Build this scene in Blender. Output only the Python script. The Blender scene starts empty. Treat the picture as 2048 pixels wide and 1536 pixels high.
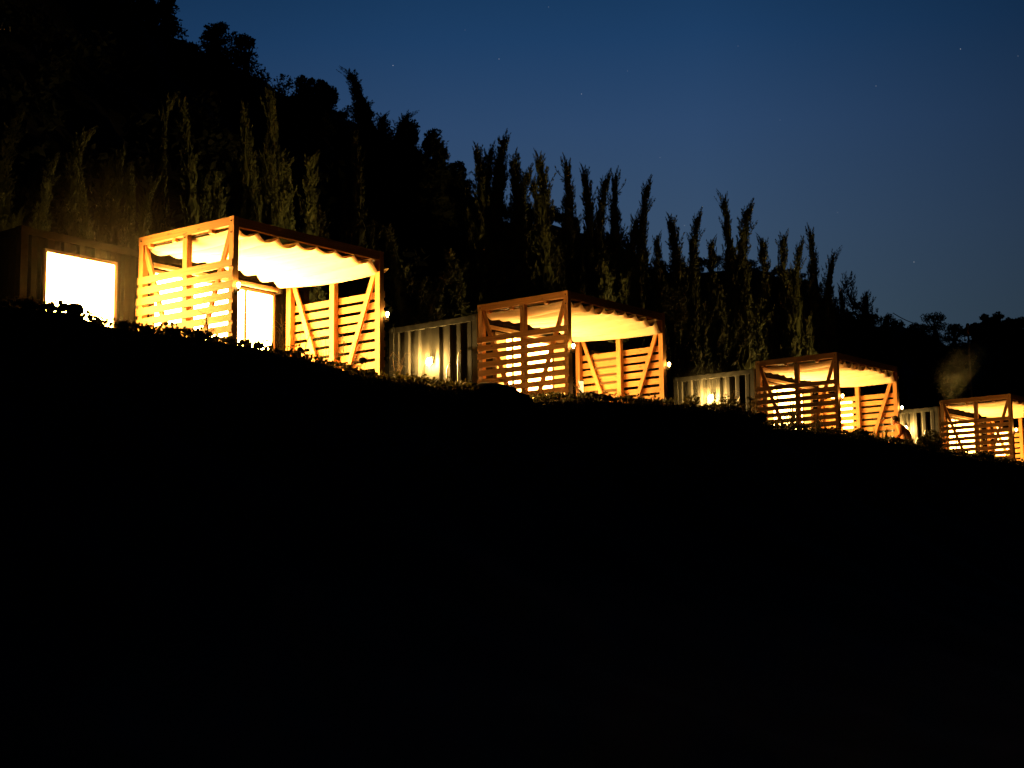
import bpy, math, random
from mathutils import Vector, Matrix
import numpy as np

S = bpy.context.scene
COL = S.collection
R = random.Random(7)

# ------------------------------------------------------------------ camera
FPX, PITCH, ROLL = 3107.7, math.radians(7.7443), math.radians(0.6387)
cam_d = bpy.data.cameras.new('camera')
cam = bpy.data.objects.new('camera', cam_d)
COL.objects.link(cam)
S.camera = cam
cam_d.sensor_width = 36.0
cam_d.lens = FPX / 2048 * 36.0
cam_d.clip_start = 0.1
cam_d.clip_end = 4000
_r = Vector((1, 0, 0)); _u = Vector((0, -math.sin(PITCH), math.cos(PITCH))); _f = Vector((0, math.cos(PITCH), math.sin(PITCH)))
_r2 = _r * math.cos(ROLL) - _u * math.sin(ROLL)
_u2 = _r * math.sin(ROLL) + _u * math.cos(ROLL)
cam.matrix_world = Matrix(((_r2.x, _u2.x, -_f.x, 0), (_r2.y, _u2.y, -_f.y, 0), (_r2.z, _u2.z, -_f.z, 0), (0, 0, 0, 1)))

# ------------------------------------------------------------------ exposure
S.view_settings.view_transform = 'Standard'
S.view_settings.look = 'None'
S.view_settings.exposure = 0.0
S.view_settings.gamma = 1.0

def ray(px, py):
    u2 = (px - 1024) / FPX; v2 = (768 - py) / FPX
    return (_r2 * u2 + _u2 * v2 + _f)

# ------------------------------------------------------------------ dusk sky with a few first stars
W = bpy.data.worlds.new('World'); S.world = W; W.use_nodes = True
nt = W.node_tree; N = nt.nodes; L = nt.links
for n in list(N): N.remove(n)
def nn(t, **k):
    n = N.new(t)
    for a, b in k.items(): setattr(n, a, b)
    return n
def mth(op, a, b=None, c=None, clamp=False):
    m = nn('ShaderNodeMath', operation=op, use_clamp=clamp)
    for i, v in enumerate((a, b, c)):
        if v is None: continue
        if isinstance(v, (int, float)): m.inputs[i].default_value = v
        else: L.new(v, m.inputs[i])
    return m.outputs[0]
out = nn('ShaderNodeOutputWorld'); bg = nn('ShaderNodeBackground'); tc = nn('ShaderNodeTexCoord')
sep = nn('ShaderNodeSeparateXYZ'); L.new(tc.outputs['Generated'], sep.inputs[0])
X_, Y_, Z_ = sep.outputs
wob = nn('ShaderNodeTexNoise'); wob.inputs['Scale'].default_value = 2.2; wob.inputs['Detail'].default_value = 3
L.new(tc.outputs['Generated'], wob.inputs['Vector'])
zz = mth('ADD', Z_, mth('MULTIPLY', mth('SUBTRACT', wob.outputs['Fac'], 0.5), 0.05))
ramp = nn('ShaderNodeValToRGB'); L.new(zz, ramp.inputs[0])
cr = ramp.color_ramp
stops = [(0.0, (.056, .092, .130)), (.17, (.046, .082, .128)), (.225, (.039, .077, .145)), (.29, (.027, .066, .152)), (.345, (.013, .050, .134)), (.40, (.006, .034, .095)), (.62, (.001, .012, .045)), (1.0, (.001, .005, .02))]
cr.elements[0].position = stops[0][0]; cr.elements[0].color = (*stops[0][1], 1)
cr.elements[1].position = stops[-1][0]; cr.elements[1].color = (*stops[-1][1], 1)
for p, c in stops[1:-1]:
    e = cr.elements.new(p); e.color = (*c, 1)
# the afterglow lies behind the hill; the sky grows darker towards the right and behind the camera
fwd = mth('MULTIPLY_ADD', Y_, 0.95, 0.05, clamp=True)
side = mth('SUBTRACT', 1.0, mth('MULTIPLY', mth('MAXIMUM', mth('SUBTRACT', X_, 0.12), 0.0), 2.3), clamp=True)
leftd = mth('SUBTRACT', 1.0, mth('MULTIPLY', mth('MAXIMUM', mth('SUBTRACT', -0.05, X_), 0.0), 0.9), clamp=True)
fac = mth('MULTIPLY', mth('MULTIPLY', fwd, side), leftd)
mul = nn('ShaderNodeVectorMath', operation='SCALE'); L.new(ramp.outputs[0], mul.inputs[0]); L.new(fac, mul.inputs['Scale'])
acc = None
for sx, sy, br in [(786, 131, .5), (998, 118, .3), (1163, 188, .35), (1752, 172, .22), (1921, 98, .45), (2036, 112, .16), (1255, 142, .1), (1476, 92, .1), (1828, 524, .4), (606, 216, .1), (445, 76, .35), (1320, 315, .12), (1097, 14, .15), (1369, 451, .2), (460, 88, .1), (1675, 425, .1), (1560, 240, .08), (930, 60, .08)]:
    d = ray(sx, sy).normalized()
    dv = nn('ShaderNodeVectorMath', operation='DISTANCE'); L.new(tc.outputs['Generated'], dv.inputs[0]); dv.inputs[1].default_value = d
    m = mth('MULTIPLY', mth('SUBTRACT', 1.0, mth('MULTIPLY', dv.outputs['Value'], 1 / 0.00036), clamp=True), br * 1.0)
    acc = m if acc is None else mth('ADD', acc, m)
addv = nn('ShaderNodeVectorMath', operation='ADD'); L.new(mul.outputs[0], addv.inputs[0]); L.new(acc, addv.inputs[1])
L.new(addv.outputs[0], bg.inputs['Color']); bg.inputs['Strength'].default_value = 1.0
L.new(bg.outputs[0], out.inputs['Surface'])

# ------------------------------------------------------------------ materials
def mat(name, col=(.5, .5, .5), rough=.6, metal=0, emit=None, es=0):
    m = bpy.data.materials.new(name); m.use_nodes = True
    b = m.node_tree.nodes['Principled BSDF']
    b.inputs['Base Color'].default_value = (*col, 1); b.inputs['Roughness'].default_value = rough; b.inputs['Metallic'].default_value = metal
    if emit:
        b.inputs['Emission Color'].default_value = (*emit, 1); b.inputs['Emission Strength'].default_value = es
    return m
def noisy(m, c1, c2, scale, coord='Object', detail=5, stretch=None, bump=0.0, lo=.35, hi=.65, extra=None):
    t = m.node_tree; b = t.nodes['Principled BSDF']
    co = t.nodes.new('ShaderNodeTexCoord'); mp = t.nodes.new('ShaderNodeMapping')
    if stretch: mp.inputs['Scale'].default_value = stretch
    t.links.new(co.outputs[coord], mp.inputs[0])
    n = t.nodes.new('ShaderNodeTexNoise'); n.inputs['Scale'].default_value = scale; n.inputs['Detail'].default_value = detail
    t.links.new(mp.outputs[0], n.inputs['Vector'])
    r = t.nodes.new('ShaderNodeValToRGB'); t.links.new(n.outputs['Fac'], r.inputs[0])
    r.color_ramp.elements[0].position = lo; r.color_ramp.elements[0].color = (*c1, 1)
    r.color_ramp.elements[1].position = hi; r.color_ramp.elements[1].color = (*c2, 1)
    last = r.outputs[0]
    if extra == 'knots':
        v = t.nodes.new('ShaderNodeTexVoronoi'); v.inputs['Scale'].default_value = 1.0
        mp2 = t.nodes.new('ShaderNodeMapping'); mp2.inputs['Scale'].default_value = (3.2, 9.0, 1); t.links.new(co.outputs[coord], mp2.inputs[0]); t.links.new(mp2.outputs[0], v.inputs['Vector'])
        k = t.nodes.new('ShaderNodeMapRange'); k.inputs[1].default_value = .07; k.inputs[2].default_value = .15; t.links.new(v.outputs['Distance'], k.inputs[0])
        mx = t.nodes.new('ShaderNodeMix'); mx.data_type = 'RGBA'; t.links.new(k.outputs[0], mx.inputs['Factor'])
        mx.inputs['A'].default_value = (.16, .07, .03, 1); t.links.new(last, mx.inputs['B']); last = mx.outputs['Result']
        # each board has its own tone
        w = t.nodes.new('ShaderNodeTexWhiteNoise'); w.noise_dimensions = '1D'
        at = t.nodes.new('ShaderNodeAttribute'); at.attribute_name = 'piece'; t.links.new(at.outputs['Fac'], w.inputs['W'])
        mr = t.nodes.new('ShaderNodeMapRange'); mr.inputs[3].default_value = .72; mr.inputs[4].default_value = 1.12; t.links.new(w.outputs['Value'], mr.inputs[0])
        vm = t.nodes.new('ShaderNodeVectorMath'); vm.operation = 'SCALE'; t.links.new(last, vm.inputs[0]); t.links.new(mr.outputs[0], vm.inputs['Scale']); last = vm.outputs[0]
    t.links.new(last, b.inputs['Base Color'])
    if bump:
        bp = t.nodes.new('ShaderNodeBump'); bp.inputs['Strength'].default_value = bump; bp.inputs['Distance'].default_value = .02
        t.links.new(n.outputs['Fac'], bp.inputs['Height']); t.links.new(bp.outputs[0], b.inputs['Normal'])
    return m
M = {}
M['wood'] = noisy(mat('timber', rough=.65), (.33, .15, .04), (.52, .265, .08), 1.0, 'UV', 6, (1.2, 38, 1), .15, .3, .7, 'knots')
M['deck'] = noisy(mat('deck_timber', rough=.7), (.20, .12, .06), (.32, .2, .1), 1.0, 'UV', 5, (1.2, 30, 1), .15)
M['cloth'] = mat('canvas', (.78, .70, .52), .9)
def make_cloth():
    m = M['cloth']; t = m.node_tree; b = t.nodes['Principled BSDF']
    noisy(m, (.76, .70, .56), (.86, .82, .70), 1.0, 'UV', 4, (1.0, 22, 1), .2, .3, .7)
    tr = t.nodes.new('ShaderNodeBsdfTranslucent'); tr.inputs[0].default_value = (.72, .55, .32, 1)
    mx = t.nodes.new('ShaderNodeMixShader'); mx.inputs[0].default_value = .22
    o = t.nodes['Material Output']; t.links.new(b.outputs[0], mx.inputs[1]); t.links.new(tr.outputs[0], mx.inputs[2]); t.links.new(mx.outputs[0], o.inputs[0])
make_cloth()
M['steel'] = noisy(mat('container_paint', rough=.8, metal=.0), (.006, .0056, .004), (.016, .014, .010), 3.0, 'Object', 6, (1, 1, .35), .05, .3, .7)
M['steel'].node_tree.nodes['Principled BSDF'].inputs['Specular IOR Level'].default_value = .06
M['frame'] = noisy(mat('container_frame', rough=.75), (.010, .0095, .0075), (.026, .024, .019), 8.0, 'Object', 5, None, .05)
M['frame'].node_tree.nodes['Principled BSDF'].inputs['Specular IOR Level'].default_value = .06
M['lantern'] = mat('lantern_panel', (.8, .7, .5), .5, 0, (1, .68, .25), 2.2)
M['hole'] = mat('hole_shade', (.01, .01, .01), .9)
M['alu'] = mat('door_frame', (.22, .17, .12), .4, .3)
M['pipe'] = mat('pipe_plastic', (.42, .38, .30), .4)
M['gutter'] = mat('awning_tube', (.30, .22, .14), .5)
M['iron'] = mat('lamp_iron', (.10, .08, .05), .45, .6)
M['bulb'] = mat('bulb_glow', (.9, .8, .6), .3, 0, (1, .58, .16), 60)
M['strong'] = mat('wall_light_glow', (.9, .8, .6), .3, 0, (1, .60, .17), 11500)
M['smokelight'] = mat('added_smoke_lamp_glow', (.9, .8, .6), .3, 0, (1, .62, .16), 2000)
M['weak'] = mat('added_back_lamp_glow', (.9, .8, .6), .3, 0, (1, .56, .14), 1300)
M['room_a'] = mat('lit_glass_bright', (.8, .7, .5), .2, 0, (1, .49, .10), 118)
M['room_b'] = mat('lit_glass', (.8, .7, .5), .2, 0, (1, .48, .10), 46)
M['room_c'] = mat('lit_glass_soft', (.8, .7, .5), .2, 0, (1, .475, .085), 40)
M['curtain'] = mat('lit_curtain', (.75, .6, .35), .9, 0, (1, .48, .08), 2.2)  # cloth glows by itself, in place of room light behind it
M['dim_curtain'] = mat('dim_curtain', (.7, .5, .3), .9, 0, (1, .34, .04), .55)  # weaker glow put into the blind for its backlight
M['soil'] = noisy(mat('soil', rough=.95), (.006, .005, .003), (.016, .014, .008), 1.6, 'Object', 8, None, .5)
M['gravel'] = M['soil']
M['leaf'] = noisy(mat('cypress_foliage', rough=.75), (.028, .038, .009), (.08, .092, .024), 2.2, 'Object', 6, None, 0, .35, .65)
M['leaf2'] = noisy(mat('broadleaf_foliage', rough=.8), (.008, .012, .004), (.022, .03, .009), 1.5, 'Object', 5)
M['weed'] = noisy(mat('weed_green', rough=.7), (.018, .021, .007), (.05, .05, .018), 6, 'Object', 5)
M['straw'] = noisy(mat('dry_straw', rough=.8), (.16, .11, .04), (.34, .25, .11), 5, 'Object', 4)
def translucent(k, col, f):
    t = M[k].node_tree; b = t.nodes['Principled BSDF']; tr = t.nodes.new('ShaderNodeBsdfTranslucent'); tr.inputs[0].default_value = (*col, 1)
    mx = t.nodes.new('ShaderNodeMixShader'); mx.inputs[0].default_value = f; o = t.nodes['Material Output']
    t.links.new(b.outputs[0], mx.inputs[1]); t.links.new(tr.outputs[0], mx.inputs[2]); t.links.new(mx.outputs[0], o.inputs[0])
translucent('weed', (.10, .09, .02), .2); translucent('straw', (.4, .28, .11), .3)
M['bark'] = noisy(mat('bark', rough=.9), (.04, .028, .018), (.09, .065, .04), 6, 'Object', 6, (1, 1, .3), .4)
M['rock'] = noisy(mat('rock', rough=.9), (.03, .028, .022), (.10, .09, .07), 4, 'Object', 7, None, .5)
M['white'] = mat('white_board', (.75, .7, .6), .6)
M['pole'] = mat('pole_grey', (.34, .26, .16), .6)
M['cable'] = mat('cable_black', (.02, .02, .02), .6)
M['skin'] = mat('skin', (.45, .24, .15), .55)
M['hair'] = mat('hair', (.02, .014, .01), .6)
M['jacket'] = noisy(mat('jacket', rough=.85), (.42, .15, .04), (.55, .21, .06), 6, 'Object', 4)  # beige jacket; the warm lamp light is put into its colour
M['trousers'] = mat('trousers', (.10, .08, .07), .85)
M['shoes'] = mat('shoes', (.03, .03, .03), .6)

# ------------------------------------------------------------------ mesh helpers
class MB:
    def __init__(s): s.v = []; s.f = []; s.uv = []; s.pc = []; s.sm = []
    def face(s, idx, uv=None, piece=0.0, smooth=False):
        s.f.append(tuple(idx)); s.uv.append(uv or [(0, 0)] * len(idx)); s.pc.append(piece); s.sm.append(smooth)
    def hexa(s, P, axis=0):
        # 8 corners: index = x + 2y + 4z in the piece's own axes; axis = long axis (0,1,2)
        b = len(s.v); s.v += [tuple(p) for p in P]
        piece = R.random() * 50; off = (R.random() * 20, R.random() * 20)
        ex = [(Vector(P[1]) - Vector(P[0])).length, (Vector(P[2]) - Vector(P[0])).length, (Vector(P[4]) - Vector(P[0])).length]
        bits = lambda i: (i & 1, (i >> 1) & 1, (i >> 2) & 1)
        for q in [(0, 2, 3, 1), (4, 5, 7, 6), (0, 1, 5, 4), (2, 6, 7, 3), (0, 4, 6, 2), (1, 3, 7, 5)]:
            uv = []
            for i in q:
                c = bits(i); l = c[axis] * ex[axis]; o = sum(c[k] * ex[k] for k in range(3) if k != axis)
                uv.append((l + off[0], o + off[1]))
            s.face([b + i for i in q], uv, piece)
    def box(s, x0, x1, y0, y1, z0, z1, axis=None):
        d = (abs(x1 - x0), abs(y1 - y0), abs(z1 - z0))
        if axis is None: axis = d.index(max(d))
        s.hexa([(x, y, z) for z in (z0, z1) for y in (y0, y1) for x in (x0, x1)], axis); return s
    def bar(s, a, b, w, h, up=(0, 0, 1)):
        a = Vector(a); b = Vector(b); d = (b - a).normalized(); up = Vector(up)
        sd = d.cross(up).normalized(); u = sd.cross(d).normalized()
        P = []
        for k in (0, 1):
            for j in (0, 1):
                for i in (0, 1):
                    P.append((a if i == 0 else b) + sd * (j - .5) * w + u * (k - .5) * h)
        s.hexa(P, 0); return s
    def tube(s, pts, rad, n=8, cap=True, smooth=True):
        pts = [Vector(p) for p in pts]
        if not isinstance(rad, (list, tuple)): rad = [rad] * len(pts)
        b = len(s.v); prev = None; piece = R.random() * 50; run = 0
        for i, p in enumerate(pts):
            d = (pts[min(i + 1, len(pts) - 1)] - pts[max(i - 1, 0)])
            d = d.normalized() if d.length > 1e-9 else Vector((0, 0, 1))
            if prev is None:
                ref = Vector((1, 0, 0)) if abs(d.x) < .9 else Vector((0, 1, 0))
                a1 = d.cross(ref).normalized()
            else:
                a1 = (prev - d * prev.dot(d)).normalized()
            prev = a1; a2 = d.cross(a1)
            for k in range(n):
                t = 2 * math.pi * k / n
                s.v.append(tuple(p + (a1 * math.cos(t) + a2 * math.sin(t)) * rad[i]))
        for i in range(len(pts) - 1):
            for k in range(n):
                k2 = (k + 1) % n
                s.face([b + i * n + k, b + i * n + k2, b + (i + 1) * n + k2, b + (i + 1) * n + k], [(i * .1, k * .1)] * 4, piece, smooth)
        if cap:
            s.face([b + k for k in range(n)][::-1], None, piece); s.face([b + (len(pts) - 1) * n + k for k in range(n)], None, piece)
        return s
    def lathe(s, c, prof, n=14, axis=(0, 0, 1)):
        ax = Vector(axis).normalized()
        return s.tube([Vector(c) + ax * z for r_, z in prof], [max(r_, .0008) for r_, z in prof], n)
    def build(s, name, m, parent=None):
        me = bpy.data.meshes.new(name); me.from_pydata(s.v, [], s.f)
        uvl = me.uv_layers.new(name='UVMap')
        flat = [c for u in s.uv for p in u for c in p]
        uvl.data.foreach_set('uv', flat)
        at = me.attributes.new('piece', 'FLOAT', 'FACE'); at.data.foreach_set('value', s.pc)
        me.polygons.foreach_set('use_smooth', s.sm)
        me.materials.append(m); me.update()
        o = bpy.data.objects.new(name, me); COL.objects.link(o)
        if parent: o.parent = parent
        return o
def empty(name, loc=(0, 0, 0), rz=0):
    o = bpy.data.objects.new(name, None); COL.objects.link(o); o.location = loc; o.rotation_euler = (0, 0, rz); o.empty_display_size = .2
    return o
def tag(o, label=None, cat=None, group=None, kind=None):
    if label: o['label'] = label
    if cat: o['category'] = cat
    if group: o['group'] = group
    if kind: o['kind'] = kind
    return o
def quads(name, V, m, parent=None):          # V: (n,4,3) array of leaf quads
    V = np.asarray(V, dtype=np.float32); n = len(V)
    me = bpy.data.meshes.new(name)
    me.vertices.add(n * 4); me.vertices.foreach_set('co', V.reshape(-1))
    me.loops.add(n * 4); me.loops.foreach_set('vertex_index', np.arange(n * 4, dtype=np.int32))
    me.polygons.add(n); me.polygons.foreach_set('loop_start', np.arange(0, n * 4, 4, dtype=np.int32))
    me.polygons.foreach_set('loop_total', np.full(n, 4, dtype=np.int32))
    me.update(calc_edges=True); me.materials.append(m)
    o = bpy.data.objects.new(name, me); COL.objects.link(o)
    if parent: o.parent = parent
    return o

# ------------------------------------------------------------------ frame of the terrace
P0 = Vector((-4.223, 23.184)); RD = Vector((.652, .758)).normalized(); ND = Vector((-RD.y, RD.x))
TZ = 3.03
CREST = [(-40, 3.3), (-5.87, 3.16), (-4.99, 3.22), (-4.59, 3.11), (-3.68, 3.13), (-2.63, 3.14), (-1.38, 3.04), (-.11, 2.93), (.87, 2.94), (1.92, 2.97), (2.94, 2.85), (4.03, 3.03), (5.88, 3.12), (7.65, 3.16), (8.93, 3.2), (9.76, 3.0), (12.16, 3.06), (15.1, 3.06), (17.47, 2.96), (21.5, 2.97), (60, 3.0)]
def lin(tab, s):
    if s <= tab[0][0]: return tab[0][1]
    for (a, x), (b, y) in zip(tab, tab[1:]):
        if s <= b: return x + (y - x) * (s - a) / (b - a)
    return tab[-1][1]
def to_t(px, py, t):
    d = ray(px, py); n = Vector((ND.x, ND.y)); k = (P0.dot(n) + t) / (d.x * n.x + d.y * n.y)
    p = d * k; return (Vector((p.x, p.y)) - P0).dot(RD), p.z, p
RIDGE_PX = [(0, -190), (200, -80), (290, 15), (330, 45), (420, 92), (520, 130), (560, 165), (650, 190), (730, 225), (800, 262), (850, 310), (900, 350), (950, 380), (1030, 418), (1100, 430), (1160, 446), (1250, 482), (1300, 535), (1400, 530), (1450, 512), (1520, 524), (1600, 552), (1650, 604), (1690, 645), (1750, 640), (1780, 630), (1830, 650), (1870, 668), (1930, 692), (2048, 700)]
RIDGE = [(-60, 40)] + [(to_t(x, y, 30)[0], to_t(x, y, 30)[1] - .5) for x, y in RIDGE_PX] + [(160, 12), (400, 6)]
def smooth(a, b, x):
    x = min(1, max(0, (x - a) / (b - a))); return x * x * (3 - 2 * x)
from mathutils import noise as mn
def ground_z(s, t):
    cz = lin(CREST, s)
    if t < -22: z = -1.6
    elif t < -3.3:
        u = (t + 15.5) / 12.2
        if u < 0: z = -1.6
        else: z = -1.6 + (cz + 1.6) * (u ** 2.3)
    elif t < -1.8: z = cz + (TZ - .03 - cz) * smooth(-3.3, -1.8, t)
    elif t < 5.6: z = TZ - .03
    else:
        rz = lin(RIDGE, s)
        if t < 30:
            q = (t - 5.6) / 24.4
            z = TZ - .03 + (rz - TZ) * (q ** 1.35)
        else: z = rz - (t - 30) * .12
        z = max(z, -2)
    amp = .05 if (t < -1.8 or t > 6) else .008
    if t < -4: amp = .12
    if t > 12: amp = .5
    z += amp * mn.noise(Vector((s * .9, t * .9, 3))) * (1.3 if t < -3.6 or t > 6 else .8)
    if -4.2 < t < -2.2: z += .035 * mn.noise(Vector((s * 3.1, t * 2.3, 9)))
    return z
def st(s, t, dz=0.0):
    p = P0 + RD * s + ND * t
    return Vector((p.x, p.y, ground_z(s, t) + dz))

def build_ground():
    ss = [-3000, -1200, -400, -160, -90] + [-60 + 2.0 * i for i in range(24)] + [-12 + .35 * i for i in range(115)] + [28.5 + 2.0 * i for i in range(50)] + [140, 200, 400, 1200, 3000]
    tt = [-3000, -1200, -400, -140, -70, -45, -35, -28, -23, -19, -17] + [-15.5 + .6 * i for i in range(18)] + [-4.7 + .2 * i for i in range(18)] + [-1.0, .5, 2, 3.5, 5, 5.6, 6.2, 7, 8, 9, 10, 11, 12] + [13.5 + 1.5 * i for i in range(14)] + [36, 42, 55, 80, 140, 400, 1200, 3000]
    V = []; F = []
    for s in ss:
        for t in tt:
            p = P0 + RD * s + ND * t; V.append((p.x, p.y, ground_z(s, t)))
    n = len(tt)
    for i in range(len(ss) - 1):
        for j in range(n - 1): F.append((i * n + j, (i + 1) * n + j, (i + 1) * n + j + 1, i * n + j + 1))
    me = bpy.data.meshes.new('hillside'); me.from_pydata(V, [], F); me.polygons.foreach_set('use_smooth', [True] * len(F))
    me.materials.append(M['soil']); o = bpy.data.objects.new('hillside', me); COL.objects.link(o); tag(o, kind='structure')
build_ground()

# ------------------------------------------------------------------ pergolas
PW, PD, PH = 3.36, 2.26, 2.77      # width along the row, depth, height
POST = .105
HB = PD + .11                      # front plane of the containers
UNITS = [(-4.223, 23.184, 51.9), (1.091, 29.357, 50.98), (7.93, 37.483, 50.84), (14.869, 46.002, 48.81)]
def local_to_world(i, x, y, z=0):
    X, Y, a = UNITS[i]; a = math.radians(a)
    return Vector((X + x * math.cos(a) - y * math.sin(a), Y + x * math.sin(a) + y * math.cos(a), TZ + z))

def canopy_mesh(n, sag, seed, right, skew, parent):
    rr = random.Random(seed)
    cusps = [0.10 + (right - .10) * k / n for k in range(n + 1)]
    sags = [sag * rr.uniform(.75, 1.2) for _ in range(n)]; sags[-1] = sag * 1.45; sags[-2] = sag * 1.1
    NX, NY = 10, 16
    y0, y1 = .02, PD - .12
    mb = MB(); mb2 = {}
    zt = PH - .165
    for k in range(n):
        for i in range(NX + (1 if k == n - 1 else 0)):
            f = i / NX
            for j in range(NY + 1):
                g = j / NY; y = y0 + (y1 - y0) * g
                x = cusps[k] + (cusps[k + 1] - cusps[k]) * f
                x = x * (1 - skew * g)
                sg = sags[k] * (1 + .25 * math.sin(3 * g + k)) * (1 + .5 * g * (k > n - 3))
                z = zt - sg * (4 * f * (1 - f)) ** .8 - .02 * math.sin(math.pi * g)
                if k == n - 1: z -= .09 * f ** 1.5
                z += .006 * math.sin(17 * x + 5 * y)
                mb.v.append((x, y, z))
    cols = NY + 1; rows = len(mb.v) // cols
    for i in range(rows - 1):
        for j in range(NY):
            uv = [(.1 * j, .05 * i), (.1 * j, .05 * (i + 1)), (.1 * (j + 1), .05 * (i + 1)), (.1 * (j + 1), .05 * i)]
            mb.face([i * cols + j, (i + 1) * cols + j, (i + 1) * cols + j + 1, i * cols + j + 1], uv, 0, True)
    o = mb.build('canopy', M['cloth'], parent)
    md = o.modifiers.new('thick', 'SOLIDIFY'); md.thickness = .003
    bars = []
    for k in range(n + 1):
        b = MB(); x = cusps[k]
        zz_ = zt + .012 - (.09 if k == n else 0)
        b.tube([(x, y0 + .06, zz_), (x * (1 - skew), y1 - .02, zz_)], .011, 6); b.build('hanging_rod', M['iron'], o)
    return o

def make_pergola(i):
    X, Y, a = UNITS[i]
    root = empty('pergola', (X, Y, TZ), math.radians(a))
    W = M['wood']
    # posts: four corners full height, one in the middle of each side
    for (x, y) in [(0, 0), (PW - POST, 0), (0, PD - POST), (PW - POST, PD - POST), (0, (PD - POST) / 2), (PW - POST, (PD - POST) / 2)]:
        top = PH if y == 0 else PH - .135
        MB().box(x, x + POST, y, y + POST, .10, top, 2).build('post', W, root)
    # beams on the sides run back from the front post; front and back beams between the posts
    for x in (0, PW - POST):
        MB().box(x + .004, x + POST - .004, POST, PD + .02, PH - .134, PH - .002, 1).build('side_beam', W, root)
    MB().box(POST, PW - POST, .006, POST - .006, PH - .155, PH - .006, 0).build('front_beam', W, root)
    MB().box(POST, PW - POST, PD - POST + .004, PD - .004, PH - .155, PH - .006, 0).build('back_beam', W, root)
    # rafters under the beams, their ends showing in the side frames
    for y, x0 in ((PD * .23, .012), (PD * .62, .03), (PD * .88, .012)):
        MB().box(x0, PW - x0, y, y + .075, PH - .152 - .04, PH - .136, 0).build('rafter', W, root)
    # braces make a V towards the foot of the middle post
    for x in (.03, PW - POST + .03):
        for ya, yb in ((POST * .8, PD / 2 - .09), (PD - POST * .8, PD / 2 + .09)):
            MB().bar((x + .022, ya, PH - .14), (x + .022, yb, .16), .045, .085, up=(0, 1, .3)).build('brace', W, root)
    # slatted screens outside both sides
    rr = random.Random(50 + i)
    for x0, x1 in ((-.024, -.001), (PW + .001, PW + .024)):
        mb = MB(); top = PH - .673
        for k in range(12):
            zt = top - k * .1696 + rr.uniform(-.004, .004)
            mb.box(x0 + rr.uniform(-.002, .0), x1, rr.uniform(-.012, .008), PD + rr.uniform(-.01, .02), zt - .113, zt, 1)
        mb.build('slat_screen', W, root)
    for x in (-.004, PW + .004):
        for y, z in ((POST * .5, PH - .07), (PD - POST * .5, PH - .07), (PD * .5, PH - .17), (POST * .5, PH - .25)):
            b_ = MB(); b_.tube([(x - .008, y, z), (x + .008, y, z)], .012, 8); b_.build('bolt', M['frame'], root)
    # low deck
    mb = MB()
    k = 0; y = .0
    while y < PD - .1:
        mb.box(.0, PW, y, y + .135, .065, .10, 0); y += .142
    mb.box(.02, .1, .01, PD, 0, .064, 1); mb.box(PW - .1, PW - .02, .01, PD, 0, .064, 1); mb.box(PW / 2, PW / 2 + .08, .01, PD, 0, .064, 1)
    mb.build('deck', M['deck'], root)
    # sliding canopy
    n, sag, right, skew = [(8, .10, 3.50, .10), (9, .125, 3.42, .06), (9, .12, 3.46, .04), (8, .07, 3.46, .04)][i]
    canopy_mesh(n, sag, 11 + i, right, skew, root)
    return root
PL = ['largest, nearest timber pergola with overexposed canopy and bright yellow slat screen',
      'second timber pergola from the left, canopy glowing yellow above backlit slats',
      'third timber pergola along the terrace, with the person at its right front post',
      'smallest, farthest timber pergola, cut by the right edge under the smoke']
for i in range(4):
    tag(make_pergola(i), PL[i], 'pergola', 'timber pergolas in a row on the terrace')

# ------------------------------------------------------------------ container cabins
CH = 2.605
def corr_x(mb, x0, x1, z0, z1, y, out=-1, ph=0.0, depth=.045, per=.29):
    # corrugated sheet in the plane y, running along x
    xs = []; k = math.floor((x0 - ph) / per) - 1
    prof = [(0, 0), (.26, 0), (.40, 1), (.74, 1), (.88, 0)]
    pts = []
    for c in range(k, k + int((x1 - x0) / per) + 4):
        for f, d in prof: pts.append((ph + (c + f) * per, d))
    def dd(x):
        for (a, da), (b, db) in zip(pts, pts[1:]):
            if a <= x <= b: return da + (db - da) * (x - a) / (b - a + 1e-9)
        return 0
    X = sorted(set([x0, x1] + [p[0] for p in pts if x0 < p[0] < x1]))
    b = len(mb.v)
    for x in X: mb.v += [(x, y - out * depth * (1 - dd(x)), z0), (x, y - out * depth * (1 - dd(x)), z1)]
    for i in range(len(X) - 1): mb.face([b + 2 * i, b + 2 * i + 2, b + 2 * i + 3, b + 2 * i + 1])
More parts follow.
